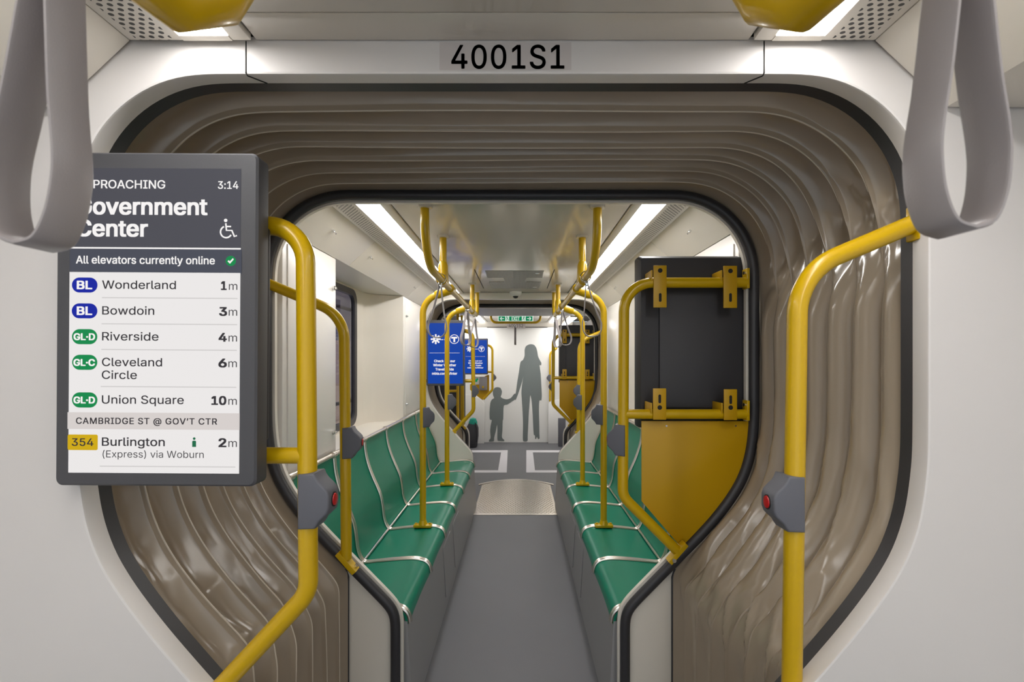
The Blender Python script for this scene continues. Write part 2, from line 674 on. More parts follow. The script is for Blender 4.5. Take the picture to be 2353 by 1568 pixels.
# middle section side walls: low wall, sill, window wall with an opening, splayed end of the recess
WY0, WY1, WZ0, WZ1 = 2.20, 3.49, 1.02, 2.022
for s, nm in ((-1, 'wall_left.002'), (1, 'wall_right.002')):
    mb = MB()

    def bx(x0, x1, *r):
        a, b = sorted((s * x0, s * x1))
        mb.box(a, b, *r)
    bx(0.955, 1.22, 1.897, 4.713, 0.90, 0.985)
    bx(1.0, 1.05, 1.897, 4.713, 0.0, 0.9)
    bx(1.22, 1.26, 1.897, WY0, 0.985, 2.05)
    bx(1.22, 1.26, WY1, 4.713, 0.985, 2.05)
    bx(1.22, 1.26, WY0, WY1, 0.9, WZ0)
    bx(1.22, 1.26, WY0, WY1, WZ1, 2.2)
    mb.prism([(s * 0.956, 3.888), (s * 1.15, 3.80), (s * 1.195, 3.765), (s * 1.215, 3.72), (s * 1.22, 3.66), (s * 1.22, 3.95), (s * 0.956, 3.95)], 0.985, 2.047, 'Z')
    struct(mb.build(nm, M['cream']))
    # cove from the light strip down to the window
    r = root('cove_panel', (s * 0.9, 3.3, 2.1),
             'sloping cream ceiling panel along the %s side of the middle section above the windows' % ('left' if s < 0 else 'right'),
             'panel')
    mb = MB()
    for a, b in ((1.898, 2.64), (2.643, 4.0), (4.003, 4.712)):
        mb.prism([(s * 0.80, 2.187), (s * 0.952, 2.048), (s * 0.952, 2.062), (s * 0.80, 2.2)], a, b, 'Y', 0.002)
    mb.box(min(s * 0.952, s * 1.26), max(s * 0.952, s * 1.26), 1.898, 4.712, 2.049, 2.062)
    body = mb.build('panel', M['cream'], r)
    for yy in (2.20, 2.75, 3.9):
        c = Vector((s * 0.865, yy, 2.128))
        nv = Vector((-s * 0.675, 0, -0.738))
        MB().cyl(c, c + nv * 0.012, 0.007).cyl(c + nv * 0.012, c + nv * 0.024, 0.004).build('latch', M['chrome'], r)

# near cove panels
for s in (-1, 1):
    mb = MB()
    mb.prism([(s * 0.80, 2.186), (s * 0.952, 2.043), (s * 1.248, 2.041), (s * 1.248, 2.2), (s * 0.80, 2.2)], -2.2, 0.98, 'Y', 0.006)
    o = mb.build('cove_panel', M['cream'])
    tag(o, 'cream sloping ceiling panel behind the near %s hand strap' % ('left' if s < 0 else 'right'), 'panel')

# station wall outside the windows
struct(MB().box(-4.2, -4.1, -2, 26, -1, 1.95).build('wall_outside', M['outside']))
struct(MB().box(-4.2, -4.1, -2, 26, 1.95, 4).build('wall_outside.001', M['outdark']))
struct(MB().box(4.1, 4.2, -2, 26, -1, 4).build('wall_outside.002', M['outside']))

# windows
for s, nm in ((-1, 'window_1'), (1, 'window_2')):
    x = s * 1.22
    a, b = sorted((x - s * 0.01, x + s * 0.02))
    inner = rrect(WY0 + 0.035, WY1 - 0.035, WZ0 + 0.035, WZ1 - 0.035, 0.07)
    outer = rrect(WY0 - 0.01, WY1 + 0.01, WZ0 - 0.01, WZ1 + 0.01, 0.09)
    mb = MB()
    mb.loft([[(a, q[0], q[1]) for q in outer], [(a, q[0], q[1]) for q in inner], [(b, q[0], q[1]) for q in inner],
             [(b, q[0], q[1]) for q in outer], [(a, q[0], q[1]) for q in outer]], True)
    w = struct(mb.build(nm, M['rubber']))
    MB().prism(inner, x + s * 0.004, x + s * 0.008, 'X').build('pane', M['glass'], w)
    mb = MB()
    for zz in (1.18, 1.87):
        mb.box(min(x + s * 0.02, x + s * 0.04), max(x + s * 0.02, x + s * 0.04), WY0, WY1, zz, zz + 0.022)
    mb.build('glazing_bar', M['rubber'], w)

# ------------------------------------------------------------------ ceiling lights with perforated panels
def ceiling_light(s, y0, y1, label):
    r = root('ceiling_light', (s * 0.63, (y0 + y1) / 2, 2.2), label, 'ceiling light', 'ceiling light strips')

    def bx(x0, x1, z0, z1, nm, m, e=0.0, bev=0.002):
        a, b = sorted((s * x0, s * x1))
        return MB().box(a, b, y0 + e, y1 - e, z0, z1, bev).build(nm, m, r)
    bx(0.577, 0.679, 2.1865, 2.1905, 'diffuser', M['light'], 0.016)
    if y0 > 6:
        bx(0.80, 0.89, 2.125, 2.135, 'side_diffuser', M['light'], 0.012)
        bx(0.796, 0.895, 2.136, 2.2, 'side_tray', M['cream'])
    bx(0.536, 0.5755, 2.183, 2.2, 'inner_trim', M['cream'])
    bx(0.6805, 0.795, 2.183, 2.2, 'perforated_panel', M['perf'])
    a, b = sorted((s * 0.576, s * 0.68))
    MB().box(a, b, y0, y1, 2.191, 2.2).box(a, b, y1 - 0.015, y1, 2.182, 2.191).build('tray', M['cream'], r)
    return r


ceiling_light(-1, -2.2, 0.972, 'near left light strip half hidden by the yellow rail elbow')
ceiling_light(1, -2.2, 0.972, 'near right light strip beside the holes by the yellow rail elbow')
ceiling_light(-1, 1.9, 4.66, 'long white light strip left of the ceiling in the middle section')
ceiling_light(1, 1.9, 4.66, 'long white light strip right of the ceiling in the middle section')
ceiling_light(-1, 6.75, 8.2, 'short far light strip left of the exit sign')
ceiling_light(1, 6.75, 8.2, 'short far light strip right of the exit sign')

# ------------------------------------------------------------------ gangway bellows and rubber frames
def bellows(y0, y1, fs_, nu, label, seed, welts=False, Pend=PB):
    n = 7
    half_a = smooth(resample(lower_outer(0.010, 0.655), nu), 6)
    half_b = smooth(resample(lower_outer(0.050, 0.655, Pend), nu), 6)
    pa, pb = full(half_a), full(half_b)
    na, nb = normals(smooth(pa, 8)), normals(smooth(pb, 8))
    K = len(pa)
    rings = []
    grid = [j + f for j in range(n) for f in fs_] + [n]

    def sm(v):
        v = max(0.0, min(1.0, v))
        return v * v * (3 - 2 * v)
    for u in grid:
        t = u / n
        env = min(1, t * 9) * min(1, (1 - t) * 9)
        f = u - math.floor(u)
        if u == n:
            f = 0.0
        ring = []
        for i in range(K):
            x = pa[i][0] * (1 - t) + pb[i][0] * t
            z = pa[i][1] * (1 - t) + pb[i][1] * t
            nx = na[i][0] * (1 - t) + nb[i][0] * t
            nz = na[i][1] * (1 - t) + nb[i][1] * t
            s = i / K * 9.0
            corner = (math.exp(-((z - 1.93) / 0.17) ** 2) * sm((abs(x) - 0.6) / 0.2) + math.exp(-((z - 0.72) / 0.2) ** 2)
                      + 0.7 * math.exp(-((z - 1.12) / 0.15) ** 2))
            corner = min(corner, 1.0) * (0.62 + 0.1 * sm((x + 0.2) / 0.6))
            # the fold lines wander along the outline
            w = 0.16 * noise.noise(Vector((s * 0.7, seed, u * 0.45))) + 0.13 * corner * noise.noise(Vector((s * 2.4, seed + 5, u * 0.9)))
            tt = t + w * env / n
            cs = math.floor(min(u, n - 0.01)) * 3.7 + seed
            slow = noise.noise(Vector((s * 0.9, cs, 0.0)))
            # straight sides: rounded folds with narrow creases; elsewhere: pockets between welts
            conv = sm((x - 0.55) / 0.3) * sm((1.95 - z) / 0.35)
            pocket = abs(sin(pi * f)) ** 0.8
            roll = 1.0 - abs(sin(pi * f)) ** 0.7
            a1 = noise.noise(Vector((s * 2.1 + f * 0.8, cs + 2, f * 0.7)))
            a2 = noise.noise(Vector((s * 4.0 - f * 1.5, cs + 9, f * 0.9)))
            a3 = noise.noise(Vector((s * 9.5 + f * 2.8, cs + 4, f * 1.2)))
            ridge = (1 - min(1, abs(a1) * 3.2)) ** 2
            ridge2 = (1 - min(1, abs(a2) * 3.6)) ** 2
            ridge3 = (1 - min(1, abs(a3) * 3.4)) ** 2
            mid = sin(pi * f) ** 0.6 if 0 < f < 1 else 0.0
            d = (0.060 * pocket * (1 - conv) + 0.066 * roll * conv) * (0.9 + 0.25 * slow) - 0.016 * conv
            d -= mid * corner * (0.019 * ridge + 0.007 * ridge2 + 0.002 * ridge3 - 0.016 * a1)
            d -= mid * (1 - corner) * (0.003 * ridge * ridge2 + 0.003 * a1)
            # welt along each fold line
            if min(f, 1 - f) < 0.012:
                d -= 0.006 * (1 - conv)
            d *= env ** 0.5
            dy = env * 0.02 * corner * noise.noise(Vector((s * 1.6, seed + 2, u)))
            zz = 0.0 if z < 0.02 else max(z + nz * d, 0.0)
            ring.append((x + nx * d, y0 + (y1 - y0) * tt + dy, zz))
        rings.append(ring)
    mb = MB().loft(rings)
    o = mb.build('gangway_bellows', M['bellows'], None, 80)
    # black edging where the bellows ends on the lower wall
    for sg in (-1, 1):
        MB().tube([(sg * 0.657, y1 + 0.002, 0.0), (sg * 0.657, y1 + 0.002, 0.62), (sg * 0.668, y1 + 0.002, 0.655)], 0.005, 8).build('edge_trim', M['rubber'], o)
    if welts:
        for j in range(1, n):
            line = [Vector(p) for p in rings[j * len(fs_)]]
            line = [p for p in line if not (p.x > 0.7 and p.z < 1.93)]
            cut = next((k for k in range(1, len(line)) if (line[k] - line[k - 1]).length > 0.2), len(line))
            ins = [p - Vector((p.x, 0, p.z - 1.2)).normalized() * 0.002 for p in line[:cut]]
            rad = [0.0022] * len(ins)
            if cut < len(rings[0]):
                for k in range(min(14, len(ins))):
                    rad[-1 - k] = 0.0002 + 0.0020 * k / 14
            MB().tube(ins, rad, 6).build('seam_welt', M['welt'], o)
    return tag(o, label, 'bellows')


FS = [0.0, 0.011, 0.022, 0.034, 0.06, 0.1, 0.15, 0.21, 0.28, 0.36, 0.44, 0.52, 0.60, 0.68, 0.75, 0.81, 0.87, 0.92, 0.95, 0.97, 0.982, 0.99]
bellows(1.062, 1.842, FS, 300, 'large grey brown pleated vinyl gangway bellows nearest the viewer', 1.3, True)
bellows(4.80, 5.585, [0.0, 0.02, 0.1, 0.25, 0.5, 0.75, 0.9, 0.98], 110, 'small far grey brown gangway bellows beyond the green benches', 7.7, False, PC)


def ring_flat(y0, y1, d0, d1, label):
    A, B = offset(P, d0), offset(P, d1)
    mb = MB().loft([[(x, y0, z) for x, z in A], [(x, y1, z) for x, z in A], [(x, y1, z) for x, z in B],
                    [(x, y0, z) for x, z in B], [(x, y0, z) for x, z in A]])
    return tag(mb.build('rubber_frame', M['rubber']), label, 'rubber seal', 'black seals around the gangway openings')


def ring_tube(y, d, r, label, P=PB):
    mb = MB()
    pts = [(x, y, z) for x, z in offset(P, d)]
    # the seal is taller than deep: an oval section swept along the outline
    nn = normals(offset(P, d))
    rings = []
    for q, n in zip(pts, nn):
        rings.append([(q[0] + n[0] * r * cos(a), y + r * 0.9 * sin(a), q[2] + n[1] * r * cos(a))
                      for a in [2 * pi * k / 14 for k in range(14)]])
    mb.loft(rings, True, True)
    return tag(mb.build('rubber_frame', M['rubber']), label, 'rubber seal', 'black seals around the gangway openings')


ring_flat(1.041, 1.074, 0.001, 0.03, 'flat black seal around the near gangway opening under the number sign')
ring_tube(1.836, 0.026, 0.020, 'round black seal where the near bellows meets the green bench section')
ring_flat(4.781, 4.806, 0.001, 0.03, 'thin black seal at the far end of the green bench section')
ring_tube(5.572, 0.026, 0.020, 'round black seal at the far end of the far bellows', PC)

# ------------------------------------------------------------------ benches
PITCH, SY0, NS = 0.462, 1.898, 6
BACK = [(0.776, 0.455), (0.792, 0.482), (0.806, 0.53), (0.82, 0.64), (0.845, 0.71), (0.872, 0.77), (0.9, 0.845), (0.918, 0.92), (0.926, 1.0)]
SEAT = [(0.775, 0.447), (0.70, 0.456), (0.60, 0.466), (0.53, 0.470), (0.48, 0.467), (0.448, 0.455), (0.43, 0.432), (0.424, 0.40)]


def catmull(p, n=6):
    q = [p[0]] + list(p) + [p[-1]]
    out = []
    for i in range(1, len(q) - 2):
        for k in range(n):
            t = k / n
            pt = []
            for c in range(len(p[0])):
                a, b, d, e = q[i - 1][c], q[i][c], q[i + 1][c], q[i + 2][c]
                pt.append(0.5 * (2 * b + (d - a) * t + (2 * a - 5 * b + 4 * d - e) * t * t + (3 * b - a - 3 * d + e) * t ** 3))
            out.append(tuple(pt))
    out.append(tuple(p[-1]))
    return out


BACKC, SEATC = catmull(BACK), catmull(SEAT)


def sheet(prof, s, y0, y1, th, bulge=0.0):
    """curved panel with thickness and a slightly dished middle"""
    rings_in, rings_out = [], []
    ny = 8
    nn = normals(prof)
    mb = MB()
    for k in range(ny + 1):
        t = k / ny
        y = y0 + (y1 - y0) * t
        b = bulge * (1 - (2 * t - 1) ** 2)
        rings_in.append([(s * (x - n[0] * b), y, z - n[1] * b) for (x, z), n in zip(prof, nn)])
        rings_out.append([(s * (x - n[0] * (b + th)), y, z - n[1] * (b + th)) for (x, z), n in zip(prof, nn)])
    cl = [a + b[::-1] for a, b in zip(rings_in, rings_out)]
    mb.loft(cl, True, True)
    return mb


def bench(s):
    side = 'left' if s < 0 else 'right'
    r = root('bench_seat', (s * 0.7, 3.3, 0), 'long bench of six green seats against the %s wall of the middle section' % side,
             'bench', 'green benches facing each other')
    mb = MB().prism([(s * 0.43, 0.41), (s * 0.405, 0.0), (s * 0.998, 0.0), (s * 0.998, 0.43), (s * 0.79, 0.43)], SY0, 4.713, 'Y', 0.003)
    base = mb.build('base', M['base'], r)
    for a, b in ((2.75, 3.05), (3.15, 3.45)):
        hb = MB()
        for (za, zb, ya, yb) in ((0.06, 0.36, a, b),):
            poly = rrect(ya, yb, za, zb, 0.012, 3)
            xs = lambda z: 0.405 + 0.025 * z / 0.41
            A = [(s * (xs(z) - 0.005), y, z) for y, z in poly]
            B = [(s * (xs(z) + 0.005), y, z) for y, z in poly]
            hb.loft([A, B], True, True)
        hb.build('hatch', M['base'], base)
    for k in range(NS):
        ya, yb = SY0 + PITCH * k, SY0 + PITCH * (k + 1)
        if k == NS - 1:
            yb = 4.712
        g = 0.012
        sheet(SEATC[::-1], s, ya + (0.002 if k == 0 else g), yb - g, 0.014, 0.004).build('seat', M['green'], r)
        sheet([(x, z) for x, z in BACKC], s, ya + (0.002 if k == 0 else g), yb - g, 0.012, 0.006).build('backrest', M['green'], r)
    for k in range(NS + 1):
        yc = min(SY0 + PITCH * k, 4.705)
        yc = max(yc, SY0 + 0.012)
        mb = MB()
        prof = BACKC[::-1] + SEATC[1:]
        for e in (-0.0085, 0.0085):
            mb.tube([(s * (x - 0.003), yc + e, z + 0.003) for x, z in smooth(prof, 3)], 0.0075, 8)
        mb.tube([(s * (x - 0.001), yc, z + 0.001) for x, z in smooth(prof, 3)], 0.0075, 6)
        mb.build('divider', M['steel'], r)
        MB().cyl((s * 0.928, yc - 0.018, 1.008), (s * 0.928, yc + 0.018, 1.008), 0.018, 14).build('clamp', M['steel'], r)
    MB().tube([(s * 0.93, SY0, 1.008), (s * 0.93, 4.71, 1.008)], 0.013, 12).build('top_rail', M['steel'], r)
    MB().tube([(s * 0.772, SY0, 0.457), (s * 0.772, 4.71, 0.457)], 0.007, 8).build('joint_rail', M['steel'], r)
    return r


bench(-1)
bench(1)

# ------------------------------------------------------------------ wall cabinets
def cabinet(s, y0, y1, label):
    r = root('wall_cabinet', (s * 1.1, (y0 + y1) / 2, 0.986), label, 'cabinet', 'white cabinets beside the windows')
    a, b = sorted((s * 0.952, s * 1.212))
    MB().box(a, b, y0, y1, 0.986, 2.046, 0.006).build('body', M['cabinet'], r)
    a, b = sorted((s * 0.946, s * 0.953))
    d = MB().box(a, b, y0 + 0.035, y1 - 0.03, 1.03, 1.995, 0.002).build('door', M['cabinet'], r)
    yl = y1 - 0.055 if y0 < 3 else y0 + 0.05
    for z in (1.12, 1.88):
        MB().cyl((s * 0.946, yl, z), (s * 0.936, yl, z), 0.012).cyl((s * 0.936, yl, z), (s * 0.926, yl, z), 0.006).build('latch', M['chrome'], d)
    return r


cabinet(-1, 1.9, 2.456, 'large white cabinet with two latches seen between the left yellow poles')
cabinet(-1, 3.892, 4.71, 'narrow white cabinet left of the blue screen beyond the window recess')
cabinet(1, 1.9, 2.456, 'white cabinet behind the black back of the right screen')
cabinet(1, 3.892, 4.71, 'narrow white cabinet right of the vertical yellow pole at the far right bench end')

# ------------------------------------------------------------------ overhead grab rails of the middle section
RX, RZ, TR = 0.385, 1.935, 0.0195


def overhead_rail(s):
    side = 'left' if s < 0 else 'right'
    r = root('grab_rail', (s * RX, 3.3, 2.19), 'yellow overhead grab rail with two poles standing on the %s bench' % side,
             'grab rail', 'overhead grab rails in the middle section')
    pts = fillet([(s * RX, 2.03, 2.19), (s * RX, 2.03, RZ), (s * RX, 4.56, RZ), (s * RX, 4.56, 2.19)], [0.2, 0.12])
    MB().tube(pts, TR).build('rail', M['yellow'], r)
    for y in (2.52, 4.09):
        mb = MB().cyl((s * RX, y, 2.19), (s * RX, y, RZ), TR)
        mb.tube([(s * RX, y, RZ + 0.11), (s * RX, y, RZ + 0.09), (s * RX, y, RZ)], [0.0195, 0.026, 0.030], 18)
        mb.tube([(s * RX, y - 0.05, RZ), (s * RX, y - 0.045, RZ), (s * RX, y + 0.045, RZ), (s * RX, y + 0.05, RZ)], [0.02, 0.027, 0.027, 0.02], 18)
        mb.build('hanger', M['yellow'], r)
    for y in (2.03, 2.52, 4.09, 4.56):
        MB().lathe((s * RX, y, 2.176), [(0.022, 0), (0.032, 0.002), (0.034, 0.006), (0.034, 0.014)]).build('ceiling_flange', M['ceiling'], r)
    for y in (2.8, 3.735):
        pts = fillet([(s * 0.556, y, 0.475), (s * 0.556, y, 1.868), (s * RX, y, RZ)], 0.125)
        p = MB().tube(pts, TR).build('pole', M['yellow'], r)
        mb = MB().tube([(s * (RX + 0.095), y, RZ - 0.037), (s * (RX + 0.085), y, RZ - 0.033), (s * RX, y, RZ)], [0.02, 0.026, 0.03], 18)
        mb.tube([(s * RX, y - 0.05, RZ), (s * RX, y - 0.045, RZ), (s * RX, y + 0.045, RZ), (s * RX, y + 0.05, RZ)], [0.02, 0.027, 0.027, 0.02], 18)
        mb.build('connector', M['yellow'], p)
        mb = MB().box(s * 0.556 - 0.055, s * 0.556 + 0.055, y - 0.022, y + 0.022, 0.474, 0.492, 0.004)
        mb.tube([(s * 0.556, y, 0.49), (s * 0.556, y, 0.515)], [0.028, 0.021], 18)
        for e in (-0.042, 0.042):
            mb.cyl((s * 0.556 + e, y, 0.492), (s * 0.556 + e, y, 0.499), 0.007, 8)
        mb.build('foot', M['yellow'], p)
    return r


overhead_rail(-1)
overhead_rail(1)

# near overhead rails: the elbows at the top edge of the picture
for s in (-1, 1):
    r = root('grab_rail', (s * 0.395, 0.3, 1.95), 'yellow rail elbow overhead at the top edge of the picture on the %s' % ('left' if s < 0 else 'right'),
             'grab rail', 'overhead grab rails above the viewer')
    pts = fillet([(s * 0.40, -0.9, 1.945), (s * 0.40, 0.585, 1.945), (s * 0.28, 0.67, 2.19)], 0.09, 14)
    MB().tube(pts, 0.021, 22).build('rail', M['yellow'], r)
    mb = MB().tube([(s * 0.40, 0.50, 1.945), (s * 0.40, 0.51, 1.945), (s * 0.393, 0.565, 1.952), (s * 0.365, 0.60, 1.985), (s * 0.335, 0.632, 2.06)],
                   [0.022, 0.033, 0.038, 0.038, 0.026], 22)
    mb.build('elbow', M['yellow'], r)
    MB().lathe((s * 0.28, 0.67, 2.176), [(0.024, 0), (0.036, 0.004), (0.037, 0.014)]).build('ceiling_flange', M['ceiling'], r)

# ------------------------------------------------------------------ portal poles and screen frames
PT = 0.0208


def wall_flange(mb, c, w, h, t=0.008, tilt=0.0):
    mb.box(c[0] - t / 2, c[0] + t / 2, c[1] - w / 2, c[1] + w / 2, c[2] - h / 2, c[2] + h / 2, 0.002)


# near left: frame that carries the departures screen
YF = 1.03
r = root('grab_pole', at(709, 1340, YF), 'near left bent yellow pole carrying the departures screen', 'grab pole', 'bent poles at the gangway openings')
FRAME_NEAR_LEFT = r
p0 = at(150, 519, YF)
pts = fillet([p0, at(702, 519, YF), at(709, 1362, YF), at(497, 1590, YF)], [0.085, 0.075])
MB().tube(pts, PT, 22).build('pole', M['yellow'], r)
a, b = at(150, 1047, YF), at(706, 1047, YF)
MB().cyl(a, b, 0.0185, 20).build('crossbar', M['yellow'], r)
e = at(497, 1590, YF)
mb = MB().box(e[0] - 0.03, e[0] + 0.03, YF - 0.02, YF + 0.015, e[2] - 0.012, e[2] + 0.012, 0.003)
mb.build('foot', M['yellow'], r)
mb = MB()
for q in (p0, a):
    mb.box(q[0] - 0.008, q[0] + 0.004, YF - 0.006, YF + 0.03, q[2] - 0.035, q[2] + 0.035, 0.003)
mb.build('wall_plate', M['yellow'], r)

# near right: simple bent pole
r = root('grab_pole', at(1822, 1500, YF), 'near right bent yellow pole reaching up to the opening edge', 'grab pole', 'bent poles at the gangway openings')
POLE_NEAR_RIGHT = r
pts = fillet([at(2100, 514, YF), at(1833, 627, YF), at(1819, 1600, YF)], 0.147, 14)
MB().tube(pts, PT, 22).build('pole', M['yellow'], r)
e = at(2100, 513, YF)
MB().box(e[0] - 0.004, e[0] + 0.008, YF - 0.018, YF + 0.018, e[2] - 0.04, e[2] + 0.04, 0.003).build('wall_plate', M['yellow'], r)
e = at(1819, 1600, YF)
MB().box(e[0] - 0.035, e[0] + 0.035, YF - 0.018, YF + 0.018, e[2] - 0.004, e[2] + 0.02, 0.004).build('foot', M['yellow'], r)

YK = 1.815
# left pole where the bellows meets the bench section
YG = 1.885
r = root('grab_pole', at(792, 1285, YK), 'left bent yellow pole standing on the edge in front of the green bench', 'grab pole', 'bent poles at the gangway openings')
POLE_MID_LEFT = r
pts = fillet([at(606, 648, YK), at(790.5, 725, YK), at(796, 1284, YK)], 0.147, 14)
MB().tube(pts, PT, 22).build('pole', M['yellow'], r)
e = at(606, 645, YK)
MB().box(e[0] - 0.008, e[0] + 0.004, YK - 0.02, YK + 0.02, e[2] - 0.045, e[2] + 0.04, 0.003).build('wall_plate', M['yellow'], r)
c = Vector(at(797, 1287, YK))
u = Vector((0.66, 0, -0.75)).normalized()
w = Vector((0.75, 0, 0.66)).normalized()
mb = MB()
q = [c + u * a + w * b for a, b in ((-0.045, -0.012), (0.058, -0.012), (0.058, 0.008), (-0.045, 0.008))]
mb.prism([(p.x, p.z) for p in q], YK - 0.024, YK + 0.02, 'Y', 0.002)
foot = mb.build('foot', M['yellow'], r)
b0 = c + u * 0.042 + w * 0.008
MB().cyl(b0, b0 + w * 0.008, 0.008, 10).build('bolt', M['chrome'], foot)

# right frame where the bellows meets the bench section: yellow panel and screen brackets
r = root('screen_rack', at(1433, 1100, YK), 'yellow frame with a pointed yellow panel under the black screen back on the right', 'screen rack', 'yellow screen racks on the right')
FRAME_MID_RIGHT = r
pts = fillet([at(1716, 650, YK), at(1434, 650, YK), at(1431, 1141, YK), at(1560, 1270, YK)], [0.115, 0.075])
MB().tube(pts, PT, 22).build('pole', M['yellow'], r)
MB().cyl(at(1433, 952, YK), at(1716, 952, YK), 0.0195, 20).build('crossbar', M['yellow'], r)
pan = [(1474, 968), (1723, 968), (1724, 1000), (1720, 1040), (1710, 1085), (1692, 1127), (1667, 1166), (1633, 1205), (1573, 1261), (1562, 1255), (1474, 1152)]
pan = [at(a, b, YK + 0.027) for a, b in pan]
pm = MB().prism([(q[0], q[2]) for q in pan], YK + 0.024, YK + 0.031, 'Y', 0.0015).build('panel', M['yplate'], r)
for px in (1531, 1690):
    q = at(px, 979, YK + 0.024)
    MB().cyl((q[0], q[1] + 0.002, q[2]), (q[0], q[1] - 0.004, q[2]), 0.004, 10).build('screw', M['chrome'], pm)
for (x0, x1, ya, yb, hole, slot) in ((1502, 1532, 610, 707, 622, 684), (1663, 1694, 611, 708, 623, 684), (1501, 1531, 893, 965, 937, 917), (1664, 1694, 895, 966, 937, 919)):
    yb_ = YK - 0.028
    A, B = at(x0, ya, yb_), at(x1, yb, yb_)
    pl = MB().box(A[0], B[0], yb_, yb_ + 0.006, B[2], A[2], 0.0015).build('bracket', M['yplate'], r)
    cxp = (x0 + x1) / 2
    q = at(cxp, hole, yb_)
    MB().cyl((q[0], yb_ + 0.001, q[2]), (q[0], yb_ - 0.001, q[2]), 0.009, 14).build('bolt_hole', M['dark'], pl)
    q0, q1 = at(cxp - 3, slot - 10, yb_), at(cxp + 3, slot + 10, yb_)
    MB().prism(rrect(q0[0], q1[0], q1[2], q0[2], 0.005), yb_ - 0.001, yb_ + 0.001).build('slot', M['dark'], pl)
    q0, q1 = at(x0 - 5, ya + 8, YK), at(x0 - 1, yb - 8, YK)
    MB().box(A[0] - 0.008, A[0] - 0.002, yb_ + 0.006, YK + 0.064, at(0, 650 if ya < 800 else 952, YK)[2] + 0.004, at(0, 650 if ya < 800 else 952, YK)[2] + 0.046, 0.001).build('bracket_arm', M['yplate'], r)
for py in (640, 942):
    e = at(1715, py, YK)
    pl = MB().box(e[0] - 0.006, e[0] + 0.005, YK - 0.018, YK + 0.022, e[2] - 0.042, e[2] + 0.038, 0.002).build('wall_plate', M['yellow'], r)
    MB().cyl((e[0] - 0.006, YK - 0.004, e[2] + 0.02), (e[0] - 0.013, YK - 0.004, e[2] + 0.02), 0.007, 10).build('bolt', M['chrome'], pl)
c = Vector(at(1556, 1270, YK))
u = Vector((-0.66, 0, -0.75)).normalized()
w = Vector((-0.75, 0, 0.66)).normalized()
q = [c + u * a + w * b for a, b in ((-0.05, -0.008), (0.05, -0.008), (0.05, 0.010), (-0.05, 0.010))]
foot = MB().prism([(p.x, p.z) for p in q], YK - 0.02, YK + 0.02, 'Y', 0.002).build('foot', M['yellow'], r)
b0 = c + u * 0.03 + w * 0.0 + Vector((0, -0.02, 0))
MB().cyl(b0, b0 + Vector((0, -0.007, 0)), 0.008, 10).build('bolt', M['chrome'], foot)

# repeats at the far gangway
def shift(o, d, label):
    l = o.location
    return copy_tree(o, (l.x, l.y + d, l.z), None, label)


shift(FRAME_NEAR_LEFT, PER - 0.02, 'distant bent yellow pole carrying the blue screen at the end of the left bench')
shift(POLE_NEAR_RIGHT, PER - 0.02, 'distant bent yellow pole rising behind the right bench pole')
shift(POLE_MID_LEFT, PER + 0.01, 'distant bent yellow pole low behind the first blue screen')
shift(FRAME_MID_RIGHT, PER + 0.01, 'distant yellow frame with a pointed panel beside the far white wall')

# ------------------------------------------------------------------ stop request boxes
def stop_box_proto(label):
    r = root('stop_button_box', (0, 0, 0), label, 'button box', 'grey stop request boxes on the yellow poles')
    poly = [(-0.012, -0.062), (-0.012, 0.060), (0.026, 0.063), (0.03, 0.053), (0.036, 0.044), (0.047, 0.034), (0.055, 0.025), (0.059, 0.014),
            (0.059, -0.014), (0.055, -0.026), (0.045, -0.036), (0.036, -0.044), (0.031, -0.053), (0.026, -0.06)]
    MB().prism(poly, -0.027, 0.027, 'Y', 0.005, 3).build('housing', M['greybox'], r)
    n = 20
    mb = MB()
    for x0, x1, ry, rz, in ((0.056, 0.0605, 0.0135, 0.0165),):
        A = [(x0, ry * cos(2 * pi * k / n), rz * sin(2 * pi * k / n)) for k in range(n)]
        B = [(x1, ry * cos(2 * pi * k / n), rz * sin(2 * pi * k / n)) for k in range(n)]
        mb.loft([A, B], True, True)
    mb.build('button_ring', M['dark'], r)
    A = [(0.058, 0.0115 * cos(2 * pi * k / n), 0.0145 * sin(2 * pi * k / n)) for k in range(n)]
    B = [(0.0625, 0.0105 * cos(2 * pi * k / n), 0.0135 * sin(2 * pi * k / n)) for k in range(n)]
    C = [(0.0635, 0.006 * cos(2 * pi * k / n), 0.008 * sin(2 * pi * k / n)) for k in range(n)]
    MB().loft([A, B, C], True, True).build('button', M['red'], r)
    return r


BOX = stop_box_proto('grey box with a red button on the near left pole beside the departures screen')
A_L, A_R = radians(-3), radians(182)
first = True
for px, py, Y, rz, label in (
        (709, 1146, YF, A_L, None),
        (1822, 1153, YF, A_R, 'grey box with a red button on the near right bent pole'),
        (797, 1017, YK, radians(6), 'grey box on the left bent pole in front of the green bench'),
        (1431, 1011, YK, radians(158), 'grey box on the upright of the right yellow screen frame'),
        (975, 959, 2.8, radians(24), 'grey box on the nearer pole of the left bench'),
        (1382, 953, 2.8, radians(156), 'grey box on the nearer pole of the right bench'),
        (1031, 924, 3.735, radians(24), 'grey box on the farther pole of the left bench'),
        (1335, 925, 3.735, radians(156), 'grey box on the farther pole of the right bench'),
        (1087, 899, 4.75, radians(10), 'dark grey box on the pole beside the first blue screen'),
        (1331, 898, 4.75, radians(170), 'dark grey box just above the box of the farther right pole'),
        (1272, 889, 5.63, radians(180), 'small dark grey box left of the far yellow panel, lower of two'),
        (1264, 869, 8.215, radians(180), 'small dark grey box left of the far yellow panel, upper of two'),
        (1132, 868, 7.7, radians(0), 'tiny grey box on the pole right of the second blue screen')):
    q = at(px, py, Y)
    if first:
        BOX.location = q
        BOX.rotation_euler = (0, 0, rz)
        first = False
    else:
        copy_tree(BOX, q, rz, label)

